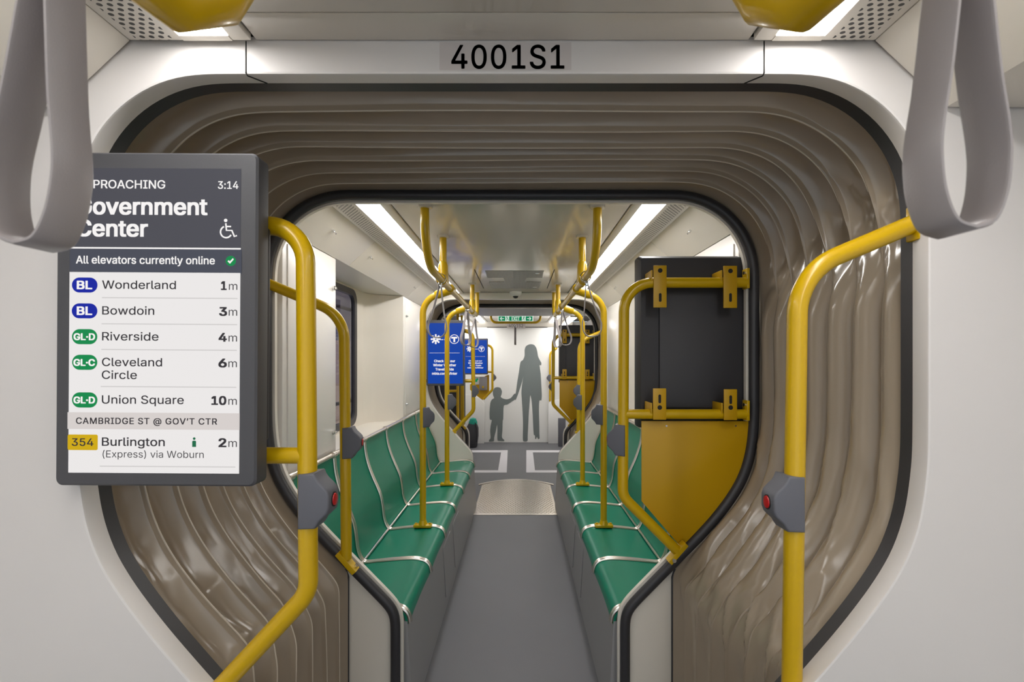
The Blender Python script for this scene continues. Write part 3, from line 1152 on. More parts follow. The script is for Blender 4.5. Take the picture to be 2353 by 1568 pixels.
# ------------------------------------------------------------------ screens
def screen_body(r, x0, x1, z0, z1, yf, d, back=True):
    """d = +1: the display faces the viewer (-Y); d = -1: it faces away. yf is the depth of the front face."""
    full_ = rrect(x0, x1, z0, z1, 0.014)
    e = 0.004
    small = rrect(x0 + e, x1 - e, z0 + e, z1 - e, 0.012)
    b = 0.012
    bk = rrect(x0 + b, x1 - b, z0 + b, z1 - b, 0.012)
    rings = [[(x, yf, z) for x, z in small], [(x, yf + d * e, z) for x, z in full_], [(x, yf + d * 0.040, z) for x, z in full_],
             [(x, yf + d * 0.062, z) for x, z in bk]]
    h = MB().loft(rings, True, True).build('housing', M['housing'] if d > 0 else M['backplate'], r)
    if back:
        MB().prism(rrect(x0 + 0.055 * (d < 0) + 0.03, x1 - 0.012, z0 + 0.085, z1 - 0.135, 0.008), yf + d * 0.060, yf + d * 0.074, 'Y', 0.004).build('back_cover', M['backplate'], r)
        for x in (x0 + 0.13, x1 - 0.08):
            for z in (z0 + 0.073, z1 - 0.122):
                MB().cyl((x, yf + d * 0.06, z), (x, yf + d * 0.066, z), 0.004, 8).build('screw', M['chrome'], r)
    return h


YS = 0.94
TILT = 0.0065
PXC, PYC = 357.0, 735.0


def sc(px, py):
    """pixel on the near display -> x, z in the un-tilted plane of the display"""
    x = px - TILT * (py - PYC)
    y = py + TILT * (px - PXC) * 0.5
    q = at(x, y, YS)
    return q[0], q[2]


cx0, cz0 = sc(PXC, PYC)
SCR = root('display_screen', (cx0, YS, cz0), 'large departures screen listing trains hung on the near left pole', 'screen', 'passenger information screens')
S_X0, S_X1 = at(127, 0, YS)[0], at(590, 0, YS)[0]
S_Z1, S_Z0 = at(0, 350, YS)[2], at(0, 1118, YS)[2]
screen_body(SCR, S_X0, S_X1, S_Z0, S_Z1, YS, 1)
mpx = YS / FPX
D0, D1, D2, D3 = YS - 0.0006, YS - 0.0010, YS - 0.0014, YS - 0.0018


def quad(mb, x0, y0, x1, y1, yy, r=0.0):
    a, b = sc(x0, y0), sc(x1, y1)
    xa, za, xb, zb = a[0], b[1], b[0], a[1]
    if r:
        poly = rrect(xa, xb, za, zb, min(r * mpx, (zb - za) / 2 - 1e-5), 8)
    else:
        poly = [(xa, za), (xb, za), (xb, zb), (xa, zb)]
    mb.prism(poly, yy, yy + 0.0003)


DISP = MB()
quad(DISP, 159.5, 388, 554, 1087, D0)
DISP = DISP.build('display', M['disp_dark'], SCR)


def flat(name, m, items, parent=None):
    for it in items:
        mb = MB()
        if it[0] == 'q':
            quad(mb, *it[1:])
        else:
            _, txt, x, y, w, cap, bold, yy = it[:8]
            X, Z = sc(x, y)
            put_text(mb, txt, X, Z, yy, cap * mpx, w * mpx if w else None, bold, 'L', it[8] if len(it) > 8 else 1.0)
        mb.build(name, m, parent or DISP)


flat('alert_bar', M['disp_bar'], [('q', 159.5, 573, 554, 627, D1)])
flat('board', M['disp_white'], [('q', 159.5, 627, 554.5, 1087, D1), ])
flat('stop_band', M['disp_band'], [('q', 159.5, 949.5, 554.5, 986.5, D2)])
flat('divider_line', M['disp_line'], [('q', 235, y, 546, y + 1.3, D2) for y in (684.5, 744.5, 803.5, 888.5, 1071.5)])
flat('header_line', M['disp_text'], [('q', 159, 570, 552, 572.2, D2)])
flat('text_line', M['disp_text'], [
    ('t', 'APPROACHING', 174.5, 434.6, 202, 18.8, 0.012, D2),
    ('t', '3:14', 498, 433, 46.4, 17, 0.012, D2),
    ('t', 'Government', 175, 494, 298, 36.5, 0.025, D2),
    ('t', 'Center', 175, 544.5, 162, 36.5, 0.025, D2),
    ('t', 'All elevators currently online', 174.7, 607.6, 318, 17.4, 0.014, D2)])


def wheelchair():
    mb = MB()

    def P2(x, y):
        return sc(x, y)

    def stroke(pts, w):
        pp = [Vector((*P2(a, b), 0)) for a, b in pts]
        L, R_ = [], []
        for i, p in enumerate(pp):
            t = (pp[min(i + 1, len(pp) - 1)] - pp[max(i - 1, 0)]).normalized()
            n = Vector((-t.y, t.x, 0)) * w * mpx / 2
            L.append((p + n)[:2])
            R_.append((p - n)[:2])
        mb.prism(L + R_[::-1], D2, D2 + 0.0003)
    c = P2(516.5, 505.7)
    mb.prism([(c[0] + 4 * mpx * cos(2 * pi * k / 16), c[1] + 4 * mpx * sin(2 * pi * k / 16)) for k in range(16)], D2, D2 + 0.0003)
    stroke([(516.8, 512), (518.6, 528.5), (531, 528.5), (537, 542.5), (542.5, 540)], 3.6)
    stroke([(517.2, 519.5), (529, 519.5)], 3.2)
    arc = [(518.0 + 13 * cos(radians(a)), 532 + 13.2 * sin(radians(a))) for a in range(30, 250, 12)]
    stroke(arc, 3.4)
    return mb.build('wheelchair_symbol', M['disp_text'], DISP)


wheelchair()
mb = MB()
c = sc(529.4, 598.6)
mb.prism([(c[0] + 11.8 * mpx * cos(2 * pi * k / 28), c[1] + 11.8 * mpx * sin(2 * pi * k / 28)) for k in range(28)], D2, D2 + 0.0003)
ck = mb.build('check_disc', M['disp_gl'], DISP)
poly = [(-7, 1), (-4.4, -1.6), (-1.8, 1.2), (4.8, -6.2), (7.2, -3.8), (-1.6, 6.4)]
MB().prism([(c[0] + a * mpx, c[1] - b * mpx) for a, b in poly], D3, D3 + 0.0003).build('check_mark', M['disp_text'], DISP)

flat('blue_badge', M['disp_bl'], [('q', 165.6, 640, 224.3, 674.3, D2, 18), ('q', 166.0, 699.4, 224.8, 733.6, D2, 18)])
flat('green_badge', M['disp_gl'], [('q', 167.3, 758.4, 225.4, 793, D2, 18), ('q', 168.4, 817.3, 226.2, 851.8, D2, 18), ('q', 169.3, 903.6, 227.6, 938.4, D2, 18)])
flat('bus_badge', M['disp_bus'], [('q', 160.5, 1000.5, 229.6, 1036, D2, 4)])
flat('text_line', M['disp_text'], [
    ('t', 'BL', 178.6, 666.2, 33, 18.2, 0.034, D3), ('t', 'BL', 179.3, 725.4, 33, 18.2, 0.034, D3),
    ('t', 'GL\u00b7D', 172.5, 783.2, 47.5, 14.6, 0.034, D3), ('t', 'GL\u00b7C', 173, 842.3, 47.5, 14.6, 0.034, D3), ('t', 'GL\u00b7D', 174.2, 928.5, 47.5, 14.6, 0.034, D3)])
flat('text_line', M['disp_ink'], [
    ('t', 'Wonderland', 235.2, 665, 169, 18.8, 0.008, D2), ('t', 'Bowdoin', 236.3, 724.3, 119, 18.8, 0.008, D2),
    ('t', 'Riverside', 236.8, 783.6, 129, 18.8, 0.008, D2), ('t', 'Cleveland', 237.3, 842.6, 137.5, 18.8, 0.008, D2),
    ('t', 'Circle', 237.3, 872, 80, 18.8, 0.008, D2), ('t', 'Union Square', 238.2, 928.8, 187.5, 18.8, 0.008, D2),
    ('t', 'Burlington', 239.6, 1025.6, 143.6, 18.8, 0.012, D2), ('t', '(Express) via Woburn', 241.3, 1052.4, 232, 16, -0.006, D2),
    ('t', "CAMBRIDGE ST @ GOV\u2019T CTR", 180, 975.6, 323, 14, 0.016, D3, 1.08),
    ('t', '354', 170.8, 1026.3, 49.2, 17, 0.012, D3),
    ('t', '1', 509, 665, 10.6, 19, 0.034, D2), ('t', '3', 505.6, 724.3, 15.8, 19, 0.034, D2), ('t', '4', 505, 783.6, 16.7, 19, 0.034, D2),
    ('t', '6', 505.4, 842.6, 17, 19, 0.034, D2), ('t', '10', 490.4, 928.8, 32, 19, 0.034, D2), ('t', '2', 508, 1025.6, 15.8, 19, 0.034, D2)]
    + [('t', 'm', x, y, 19.4, 18, -0.012, D2) for x, y in ((526, 665), (526.4, 724.3), (526.8, 783.6), (527.2, 842.6), (528.2, 928.8), (529.6, 1025.6))])
mb = MB()
c = sc(450.8, 1007.3)
mb.prism([(c[0] + 3 * mpx * cos(2 * pi * k / 14), c[1] + 3 * mpx * sin(2 * pi * k / 14)) for k in range(14)], D2, D2 + 0.0003)
a, b = sc(446.4, 1012), sc(455.2, 1026.4)
mb.prism(rrect(a[0], b[0], b[1], a[1], 2.6 * mpx)[:14] + [(a[0], b[1]), (b[0], b[1])], D2, D2 + 0.0003)
mb.build('seat_symbol', M['disp_man'], DISP)
SCR.rotation_euler = (0, TILT * 1.0, 0)


def blue_screen(label, x0, x1, z0, z1, yf):
    r = root('display_screen', ((x0 + x1) / 2, yf, (z0 + z1) / 2), label, 'screen', 'passenger information screens')
    screen_body(r, x0, x1, z0, z1, yf, 1)
    w, h = x1 - x0, z1 - z0
    X = lambda u: x0 + u * w
    Z = lambda v: z1 - v * h
    d = MB().prism([(X(0.04), Z(0.965)), (X(0.96), Z(0.965)), (X(0.96), Z(0.045)), (X(0.04), Z(0.045))], yf - 0.0012, yf - 0.0002).build('display', M['disp_blue'], r)
    ya, yb = yf - 0.0022, yf - 0.0016

    def disc(mb, c, r0, r1=0.0, n=32):
        for k in range(n):
            a, b = 2 * pi * k / n, 2 * pi * (k + 1) / n
            mb.prism([(c[0] + r1 * cos(a), c[1] + r1 * sin(a)), (c[0] + r0 * cos(a), c[1] + r0 * sin(a)), (c[0] + r0 * cos(b), c[1] + r0 * sin(b)),
                      (c[0] + r1 * cos(b), c[1] + r1 * sin(b))], ya, yb)
    # round emblem with a T
    mb = MB()
    c = (X(0.735), Z(0.29))
    R_ = 0.125 * w
    disc(mb, c, R_, R_ * 0.87)
    mb.prism([(c[0] - R_ * .62, c[1] + R_ * .5), (c[0] + R_ * .62, c[1] + R_ * .5), (c[0] + R_ * .62, c[1] + R_ * .14), (c[0] + R_ * .19, c[1] + R_ * .14),
              (c[0] + R_ * .19, c[1] - R_ * .62), (c[0] - R_ * .19, c[1] - R_ * .62), (c[0] - R_ * .19, c[1] + R_ * .14), (c[0] - R_ * .62, c[1] + R_ * .14)], ya, yb)
    mb.build('emblem', M['disp_text'], d)
    # snowflake
    mb = MB()
    c = Vector((X(0.245), Z(0.29)))
    R_ = 0.118 * w
    for k in range(8):
        a = 2 * pi * k / 8
        t, n = Vector((cos(a), sin(a))), Vector((-sin(a), cos(a)))
        q = [c + t * R_ * .2 + n * R_ * .09, c + t * R_ + n * R_ * .13, c + t * R_ - n * R_ * .13, c + t * R_ * .2 - n * R_ * .09]
        mb.prism([p[:] for p in q], ya, yb)
        for u in (0.55, 0.92):
            o = c + t * R_ * u
            mb.prism([(o.x + R_ * .22 * cos(b), o.y + R_ * .22 * sin(b)) for b in [2 * pi * j / 8 for j in range(8)]], ya - 0.0003, yb - 0.0003)
    disc(mb, c, R_ * .38, R_ * .16)
    mb.build('snowflake', M['disp_text'], d)
    mb = MB()
    mb.prism([(X(0.08), Z(0.502)), (X(0.88), Z(0.502)), (X(0.88), Z(0.498)), (X(0.08), Z(0.498))], ya, yb)
    for a, b in ((0.385, 0.445), (0.465, 0.59)):
        mb.prism([(X(a), Z(0.302)), (X(b), Z(0.302)), (X(b), Z(0.292)), (X(a), Z(0.292))], ya, yb)
    for txt, v, ww in (('Check out our', 0.640, 0.55), ('Winter Weather', 0.702, 0.60), ('Travel Guide', 0.766, 0.48), ('mbta.com/Winter', 0.830, 0.66)):
        put_text(mb, txt, X(0.48), Z(v), ya, h * 0.036, ww * w, 0.024, 'C')
    mb.build('display_text', M['disp_text'], d)
    return r


YB = YS + PER - 0.02
blue_screen('blue winter notice screen at the far end of the left bench', at(980, 0, YB)[0], at(1067, 0, YB)[0], at(0, 887, YB)[2], at(0, 736, YB)[2], YB)
YB2 = 7.6
blue_screen('small blue winter notice screen on the far left before the white wall', at(1066, 0, YB2)[0], at(1121, 0, YB2)[0], at(0, 861, YB2)[2], at(0, 778, YB2)[2], YB2)

# screens seen from behind on the right
xa, xb = at(1467, 0, YK + 0.07)[0], at(1716, 0, YK + 0.07)[0]
za, zb = at(0, 985, YK + 0.07)[2], at(0, 586, YK + 0.07)[2]
r = root('display_screen', ((xa + xb) / 2, YK + 0.1, (za + zb) / 2), 'black back of a screen bolted to the right yellow frame', 'screen', 'passenger information screens')
screen_body(r, xa, xb, za, zb, YK + 0.136, -1)
BACK_SCR = r
shift(r, PER + 0.01, 'small black back of a screen on the far right yellow frame')

# ------------------------------------------------------------------ hand straps
def strap_proto(label, L, half, bw, th, hook=True, open_=1.0):
    r = root('hand_strap', (0, 0, 0), label, 'hand strap', 'grey hand straps hanging from the yellow rails')
    pts = [(0.004, 0.0), (0.010, -0.12), (0.022, -0.30), (0.45 * half / 0.036 * 0.036, -0.45), (0.72 * half, -0.60), (0.96 * half, -0.74),
           (1.0 * half, -0.82), (0.88 * half, -0.91), (0.55 * half, -0.98), (0.0, -1.0)]
    pts[1] = (0.18 * half, -0.12)
    pts[2] = (0.34 * half, -0.28)
    pts[3] = (0.52 * half, -0.44)
    if open_ > 1:
        pts[0:5] = [(0.35 * half, 0.0), (0.42 * half, -0.12), (0.52 * half, -0.28), (0.66 * half, -0.44), (0.81 * half, -0.60)]
    R_ = [(x, z * L) for x, z in pts]
    c = catmull(R_, 6)
    loop = c + [(-x, z) for x, z in c[::-1][1:]]
    if open_ > 1:
        # the two ends meet over the rail
        top = [(0.35 * half * cos(a), 0.35 * half * sin(a)) for a in [pi * k / 8 for k in range(1, 8)]]
        loop = loop + [(-x, z) for x, z in top] + [loop[0]]
    nn = normals(loop)
    mb = MB()
    hw = bw / 2
    rr = th / 2
    sec = [(hw - rr, rr), (hw, rr * .5), (hw, -rr * .5), (hw - rr, -rr), (-hw + rr, -rr), (-hw, -rr * .5), (-hw, rr * .5), (-hw + rr, rr)]
    rings = [[(q[0] + n[0] * b, a, q[1] + n[1] * b) for a, b in sec] for q, n in zip(loop, nn)]
    mb.loft(rings, True, True)
    mb.build('loop', M['strap'], r)
    if hook:
        mb = MB()
        mb.tube([(0.026 * cos(a), 0, 0.03 + 0.026 * sin(a)) for a in [2 * pi * k / 24 for k in range(25)]], 0.0032, 8)
        mb.box(-0.009, 0.009, -hw, hw, -0.02, 0.008, 0.002)
        mb.build('clip', M['chrome'], r)
    return r


near = strap_proto('wide grey hand strap at the left edge hanging before the departures screen', 0.33, 0.0315, 0.036, 0.0045, False)
near.location = (-0.386, 0.42, 1.934)
near.rotation_euler = (0, radians(4.6), radians(-3))
copy_tree(near, (0.4215, 0.402, 1.943), None, 'wide grey hand strap at the right edge hanging before the bent pole').rotation_euler = (0, 0, radians(4))
thin = strap_proto('grey strap loop hung nearest on the left overhead rail', 0.285, 0.049, 0.03, 0.006)
sp_ = [(-1, 2.43, 0, 1, None),
       (-1, 3.67, 48, 1, 'grey strap loop second along the left overhead rail'),
       (-1, 4.30, 40, 1, 'small grey strap loop farthest along the left overhead rail'),
       (1, 2.36, -8, 1, 'grey strap loop hung nearest on the right overhead rail'),
       (1, 3.69, 12, 1, 'grey strap loop second along the right overhead rail'),
       (1, 4.37, -55, 1, 'small grey strap loop farthest along the right overhead rail')]
for i, (s, y, a, k, lb) in enumerate(sp_):
    loc = (s * RX, y, RZ - 0.03)
    if i == 0:
        thin.location = loc
        thin.rotation_euler = (0, radians(4), radians(a))
    else:
        c = copy_tree(thin, loc, None, lb)
        c.rotation_euler = (0, radians(-7 if s > 0 else 3), radians(a))
# far strap seen edge on under the exit sign
fs_ = copy_tree(thin, (at(1184, 0, 7.0)[0], 7.0, 2.02), radians(90), 'single grey strap hanging under the exit sign')

# ------------------------------------------------------------------ signs
r = root('number_sign', at(1161, 130, 0.985), 'vehicle number sign reading 4001S1 above the near opening', 'sign', 'vehicle number signs')
# the plate lies on the vertical face over the opening
def on_header(px, py, lift=0.0):
    return at(px, py, 0.985 - lift)


mb = MB()
box_ = ((1010, 97), (1313, 97), (1313, 161), (1010, 161))
v0 = [on_header(a, b, 0.0008) for a, b in box_]
v1 = [on_header(a, b, -0.001) for a, b in box_]
mb.add(v0 + v1, [(0, 1, 2, 3), (4, 5, 6, 7), (0, 1, 5, 4), (1, 2, 6, 5), (2, 3, 7, 6), (3, 0, 4, 7)])
mb.build('plate', M['sticker'], r)
vs, fs, w = text_shape('4001S1', 1.0, None, -0.004, 1.05)
mb = MB()
out = []
for a, b in vs:
    px = 1038 + a / w * (1296 - 1038)
    py = 157 - b * 53
    out.append((px, py))
for dx, dy in [(0, 0)] + [(1.0 * cos(k * pi / 4), 1.0 * sin(k * pi / 4)) for k in range(8)]:
    mb.add([on_header(a + dx, b + dy, 0.0014) for a, b in out], fs)
mb.build('lettering', M['ink'], r)

r = root('number_sign', at(1186, 748, 8.2), 'small far vehicle number sign reading 4001S2', 'sign', 'vehicle number signs')
mb = MB()
yy = 8.17
for a, b in ((1160, 1211),):
    q0, q1 = at(1167, 753.5, yy), at(1204, 744, yy)
q0, q1 = at(1165, 754.5, yy), at(1207, 743, yy)
MB().box(q0[0], q1[0], yy - 0.002, yy + 0.06, q0[2], q1[2]).build('plate', M['sticker'], r)
mb = MB()
q = at(1169, 752.5, yy)
put_text(mb, '4001S2', q[0], q[2], yy - 0.003, 7.5 * yy / FPX, 33 * yy / FPX, 0.0)
mb.build('lettering', M['ink'], r)

# exit sign
YE = 7.1
r = root('exit_sign', at(1184, 733, YE), 'green and white exit sign with arrows and running figures', 'exit sign')
q0, q1 = at(1144, 739.5, YE), at(1225.5, 725.5, YE)
MB().box(q0[0], q1[0], YE, YE + 0.03, q0[2], q1[2], 0.003).build('panel', M['exitwhite'], r)
pe = YE / FPX


def ex(px, py):
    q = at(px, py, YE)
    return q[0], q[2]


mb = MB()
for a, b in ((1146, 1161), (1170, 1199), (1208, 1223.5)):
    c0, c1 = ex(a, 737.6), ex(b, 727.4)
    mb.box(c0[0], c1[0], YE - 0.002, YE + 0.001, c0[1], c1[1])
mb.build('green_field', M['exitgreen'], r)
mb = MB()
X0, Z0 = ex(1176, 736.4)
put_text(mb, 'EXIT', X0, Z0, YE - 0.003, 7.8 * pe, 18 * pe, 0.02)
for c, d in ((1153.5, -1), (1215.8, 1)):
    x, z = ex(c, 732.5)
    u = pe
    mb.prism([(x - 4.5 * u * d, z + .8 * u), (x + 2 * u * d, z + .8 * u), (x - 0.3 * u * d, z + 3.2 * u), (x + 1.6 * u * d, z + 4.0 * u), (x + 5 * u * d, z),
              (x + 1.6 * u * d, z - 4.0 * u), (x - 0.3 * u * d, z - 3.2 * u), (x + 2 * u * d, z - .8 * u), (x - 4.5 * u * d, z - .8 * u)], YE - 0.003, YE - 0.001)
mb.build('lettering', M['exitwhite'], r)
mb = MB()
for c, d in ((1165.3, -1), (1203.4, 1)):
    x, z = ex(c, 732.5)
    u = pe
    mb.prism([(x + 0.8 * u * d + 1.2 * u * cos(t), z + 4 * u + 1.2 * u * sin(t)) for t in [2 * pi * k / 10 for k in range(10)]], YE - 0.003, YE - 0.001)
    for pa, pb, wd in (((0.5, 2.6), (-0.8, -0.6), 1.5), ((0.4, 2.4), (3.2, 1.2), 0.8), ((0.2, 2.4), (-2.4, 1.8), 0.8), ((-0.8, -0.4), (1.6, -2.2), 1.0), ((1.6, -2.0), (1.4, -4.6), 0.9), ((-0.8, -0.4), (-3.6, -3.6), 1.0)):
        a = Vector((x + pa[0] * u * d, z + pa[1] * u))
        b = Vector((x + pb[0] * u * d, z + pb[1] * u))
        t = (b - a).normalized()
        n = Vector((-t.y, t.x)) * wd * u / 2
        mb.prism([(a + n)[:], (b + n)[:], (b - n)[:], (a - n)[:]], YE - 0.003, YE - 0.001)
mb.build('running_figure', M['exitgreen'], r)
MB().box(at(1160, 0, YE)[0], at(1210, 0, YE)[0], YE + 0.008, YE + 0.022, q1[2], 2.189).build('mount', M['cream'], r)

YR = 7.0
r = root('grab_rail', at(1184, 740, YR), 'far yellow ceiling rail looping under the exit sign', 'grab rail')
xl, xr = at(1128, 0, YR)[0], at(1242, 0, YR)[0]
zb_ = at(0, 741.5, YR)[2]
pts = fillet([(xl, YR, 2.19), (xl, YR, zb_), (xr, YR, zb_), (xr, YR, 2.19)], 0.085)
MB().tube(pts, 0.019).build('rail', M['yellow'], r)
for x in (xl, xr):
    MB().lathe((x, YR, 2.178), [(0.024, 0), (0.034, 0.004), (0.035, 0.012)]).build('ceiling_flange', M['ceiling'], r)

# ------------------------------------------------------------------ ceiling vent and camera
r = root('ceiling_vent', (0, 3.9, 2.19), 'grey grille vent with two blank tabs in the middle ceiling', 'vent')
zc = 2.19
ys = [0.69 * FPX / (CY - p) for p in (622.5, 638.5, 648, 663)]
w_ = 0.228
mb = MB()
mb.prism([(-w_, ys[0]), (w_, ys[0]), (w_, ys[1]), (0.10, ys[1]), (0.09, ys[1] + 0.05), (0.09, ys[2] - 0.05), (0.10, ys[2]), (w_, ys[2]), (w_, ys[3]),
          (-w_, ys[3]), (-w_, ys[2]), (-0.10, ys[2]), (-0.09, ys[2] - 0.05), (-0.09, ys[1] + 0.05), (-0.10, ys[1]), (-w_, ys[1])], zc - 0.002, zc + 0.001, 'Z')
mb.build('grille', M['vent'], r)
mb = MB()
for x in (-0.305, 0.305):
    mb.box(x - 0.003, x + 0.003, ys[0] - 0.05, ys[3], zc - 0.0012, zc + 0.001)
mb.build('seam', M['dark'], r)
for y in (ys[0] + 0.09, ys[3] - 0.09):
    MB().box(0.165, 0.20, y - 0.012, y + 0.012, zc - 0.006, zc, 0.002).build('latch', M['chrome'], r)

r = root('ceiling_camera', (0.0, 4.62, 2.17), 'white dome camera under the ceiling above the far opening', 'camera')
MB().lathe((0.0, 4.60, 2.192), [(0.062, 0), (0.06, -0.025), (0.045, -0.042), (0.03, -0.046)][::-1]).build('housing', M['white'], r)
MB().lathe((0.0, 4.60, 2.146), [(0.027, 0), (0.024, -0.012), (0.012, -0.02), (0.002, -0.022)][::-1]).build('lens_dome', M['ink'], r)

# ------------------------------------------------------------------ floor plates
mb = MB()
ya_, n = 4.42, 24
poly = [(-0.41, ya_), (0.41, ya_)] + [(0.41 - 0.82 * k / n, 5.46 + 0.22 * (1 - ((k / n) * 2 - 1) ** 2)) for k in range(n + 1)]
mb.prism(poly, -0.004, 0.003, 'Z')
for iy in range(38):                        # raised lozenge studs
    for ix in range(-11, 12):
        X, Y = ix * 0.036 + (0.018 if iy % 2 else 0), 4.45 + iy * 0.033
        if abs(X) > 0.395 or Y > 5.43 + 0.22 * (1 - (X / 0.41) ** 2):
            continue
        a, b, h = 0.008, 0.015, 0.0065
        mb.add([(X - a, Y, 0.003), (X, Y - b, 0.003), (X + a, Y, 0.003), (X, Y + b, 0.003),
                (X - a * .4, Y, h), (X, Y - b * .5, h), (X + a * .4, Y, h), (X, Y + b * .5, h)],
               [(0, 1, 5, 4), (1, 2, 6, 5), (2, 3, 7, 6), (3, 0, 4, 7), (4, 5, 6, 7)])
r = tag(mb.build('tread_plate', M['tread']), 'shiny studded metal plate in the aisle with a curved far edge', 'floor plate')
mb = MB()
arc_o = [(0.45 - 0.90 * k / n, 5.50 + 0.23 * (1 - ((k / n) * 2 - 1) ** 2)) for k in range(n + 1)]
arc_i = [(0.45 - 0.90 * k / n, 5.455 + 0.22 * (1 - ((k / n) * 2 - 1) ** 2)) for k in range(n + 1)]
mb.prism(arc_o + arc_i[::-1], -0.004, 0.004, 'Z')
mb.build('curved_edge', M['steel'], r)
MB().box(-0.41, 0.41, 4.40, 4.435, -0.01, 0.005).build('threshold', M['steel'], r)

for s in (-1, 1):
    r = root('floor_marking', (s * 0.6, 6.8, 0), 'white outlined floor rectangle on the far %s beyond the metal plate' % ('left' if s < 0 else 'right'), 'floor marking', 'white floor rectangles')
    mb = MB()
    xi, xj = 0.19, 0.36
    mb.prism([(s * 0.155, 7.58), (s * 0.13, 6.07), (s * 0.25, 6.07), (s * 0.26, 7.58)], -0.003, 0.0, 'Z')
    for a, b in ((6.07, 6.2), (7.40, 7.58)):
        x0, x1 = sorted((s * 0.2, s * 0.95))
        mb.box(x0, x1, a, b, -0.003, -0.0005)
    mb.build('band', M['marking'], r)

# ------------------------------------------------------------------ the far wall: silhouettes, low partitions, screen stand, bag
def decal(name, pts, label, d=0.0):
    n = len(pts)
    sm_ = []
    for i in range(n):                      # rounded outline through the measured points
        p0, p1, p2, p3 = pts[i - 1], pts[i], pts[(i + 1) % n], pts[(i + 2) % n]
        for t in (0.0, 0.33, 0.67):
            sm_.append(tuple(p1[k] * (2 * t ** 3 - 3 * t ** 2 + 1) + 0.38 * (p2[k] - p0[k]) * (t ** 3 - 2 * t ** 2 + t)
                             + p2[k] * (-2 * t ** 3 + 3 * t ** 2) + 0.38 * (p3[k] - p1[k]) * (t ** 3 - t ** 2) for k in (0, 1)))
    q = [at(900 + a / 2.704, 620 + b / 2.704, YW - 0.001) for a, b in sm_]
    mb = MB().prism([(p[0], p[2]) for p in q], YW - 0.003 - d, YW - 0.0005)
    return tag(mb.build(name, M['decal']), label, 'wall decal')


decal('wall_decal', [(865, 463), (885, 468), (898, 485), (905, 510), (910, 540), (922, 565), (930, 580), (928, 595), (919, 596), (926, 650), (930, 720), (933, 780),
                     (930, 812), (918, 815), (915, 870), (917, 950), (918, 1020), (919, 1048), (910, 1053), (903, 1040), (898, 1050), (892, 1053), (890, 1030),
                     (882, 1020), (876, 900), (870, 820), (862, 780), (857, 830), (852, 900), (848, 980), (845, 1040), (845, 1060), (838, 1068), (820, 1067), (815, 1050),
                     (816, 960), (813, 880), (808, 800), (806, 760), (812, 700), (818, 665), (812, 690), (800, 730), (785, 775), (775, 800), (770, 810), (760, 805),
                     (764, 790), (772, 760), (780, 700), (790, 640), (797, 590), (803, 570), (815, 562), (826, 535), (826, 500), (833, 478), (848, 467)],
      'tall grey silhouette of a long haired adult on the far white wall')
decal('wall_decal', [(657, 730), (675, 735), (685, 755), (683, 775), (678, 790), (690, 800), (715, 806), (740, 798), (755, 780), (764, 770), (772, 776), (770, 796), (762, 810),
                     (750, 818), (720, 838), (697, 846), (694, 900), (693, 930), (690, 940), (688, 1000), (685, 1035), (688, 1048), (698, 1057), (698, 1066), (670, 1064),
                     (657, 1058), (657, 1000), (655, 965), (648, 1000), (638, 1040), (636, 1062), (630, 1068), (605, 1068), (607, 1058), (615, 1045), (612, 1000), (617, 960),
                     (622, 935), (610, 930), (608, 890), (613, 830), (622, 808), (636, 798), (630, 780), (629, 755), (640, 735)],
      'small grey silhouette of a child on the far white wall', 0.0015)

YP = 8.2
for pts, nm in (([(1060, 908), (1091, 908), (1110, 923), (1112.5, 928), (1112.5, 1024), (1060, 1024)], 'left'),
                ([(1330, 915), (1264, 921), (1260, 927), (1260, 1024), (1330, 1024)], 'right')):
    q = [at(a, b, YP) for a, b in pts]
    mb = MB().prism([(p[0], max(p[2], -0.003)) for p in q], YP, YP + 0.03, 'Y', 0.004)
    tag(mb.build('partition_panel', M['farwall']), 'low white partition with a chamfered top on the far %s' % nm, 'partition', 'low partitions by the far wall')
q0, q1 = at(1283, 1014, 7.9), at(1300, 962, 7.9)
r = tag(MB().box(q0[0], q1[0], 7.9, 7.98, -0.003, q1[2], 0.01).build('equipment_box', M['greybox']), 'grey box at the foot of the far right partition', 'box')

r = root('grab_pole', at(1264, 921, 8.215), 'slim yellow pole on top of the far right partition', 'grab pole')
MB().tube(fillet([at(1264, 923, 8.215), at(1264, 812, 8.215), at(1280, 800, 8.215)], 0.1), 0.02, 14).build('pole', M['yellow'], r)
# frame and stand of the second blue screen
YQ = 7.68
r = root('screen_stand', at(1110, 900, YQ), 'far yellow stand with pointed panel under the second blue screen', 'screen stand')
pts = fillet([at(1110, 794, YQ), at(1131.5, 794, YQ), at(1131.5, 896, YQ), at(1111, 918, YQ)], [0.09, 0.06])
MB().tube(pts, 0.02, 14).build('pole', M['yellow'], r)
MB().cyl(at(1118, 855, YQ), at(1131, 855, YQ), 0.018, 12).build('crossbar', M['yellow'], r)
q = [at(a, b, YQ) for a, b in ((1080, 884), (1120, 862), (1124, 862), (1124, 900), (1109, 920), (1093, 908), (1080, 896))]
MB().prism([(p[0], p[2]) for p in q], YQ - 0.003, YQ + 0.003).build('panel', M['yplate'], r)
r = root('ticket_validator', at(1111, 885, YQ - 0.02), 'small grey device with a round light under the second blue screen', 'validator')
q0, q1 = at(1102, 897, YQ), at(1119.5, 866, YQ)
MB().box(q0[0], q1[0], YQ - 0.045, YQ - 0.004, q0[2], q1[2], 0.008).build('case', mat('validator_grey', rgb(140, 136, 138), 0.45), r)
q = at(1110.5, 889.5, YQ)
MB().cyl((q[0], YQ - 0.044, q[2]), (q[0], YQ - 0.05, q[2]), 0.018, 16).build('round_light', M['yellow'], r)
r = root('wall_sign', at(1095, 875, YQ), 'tiny white notice with a green figure beside the grey validator', 'sign')
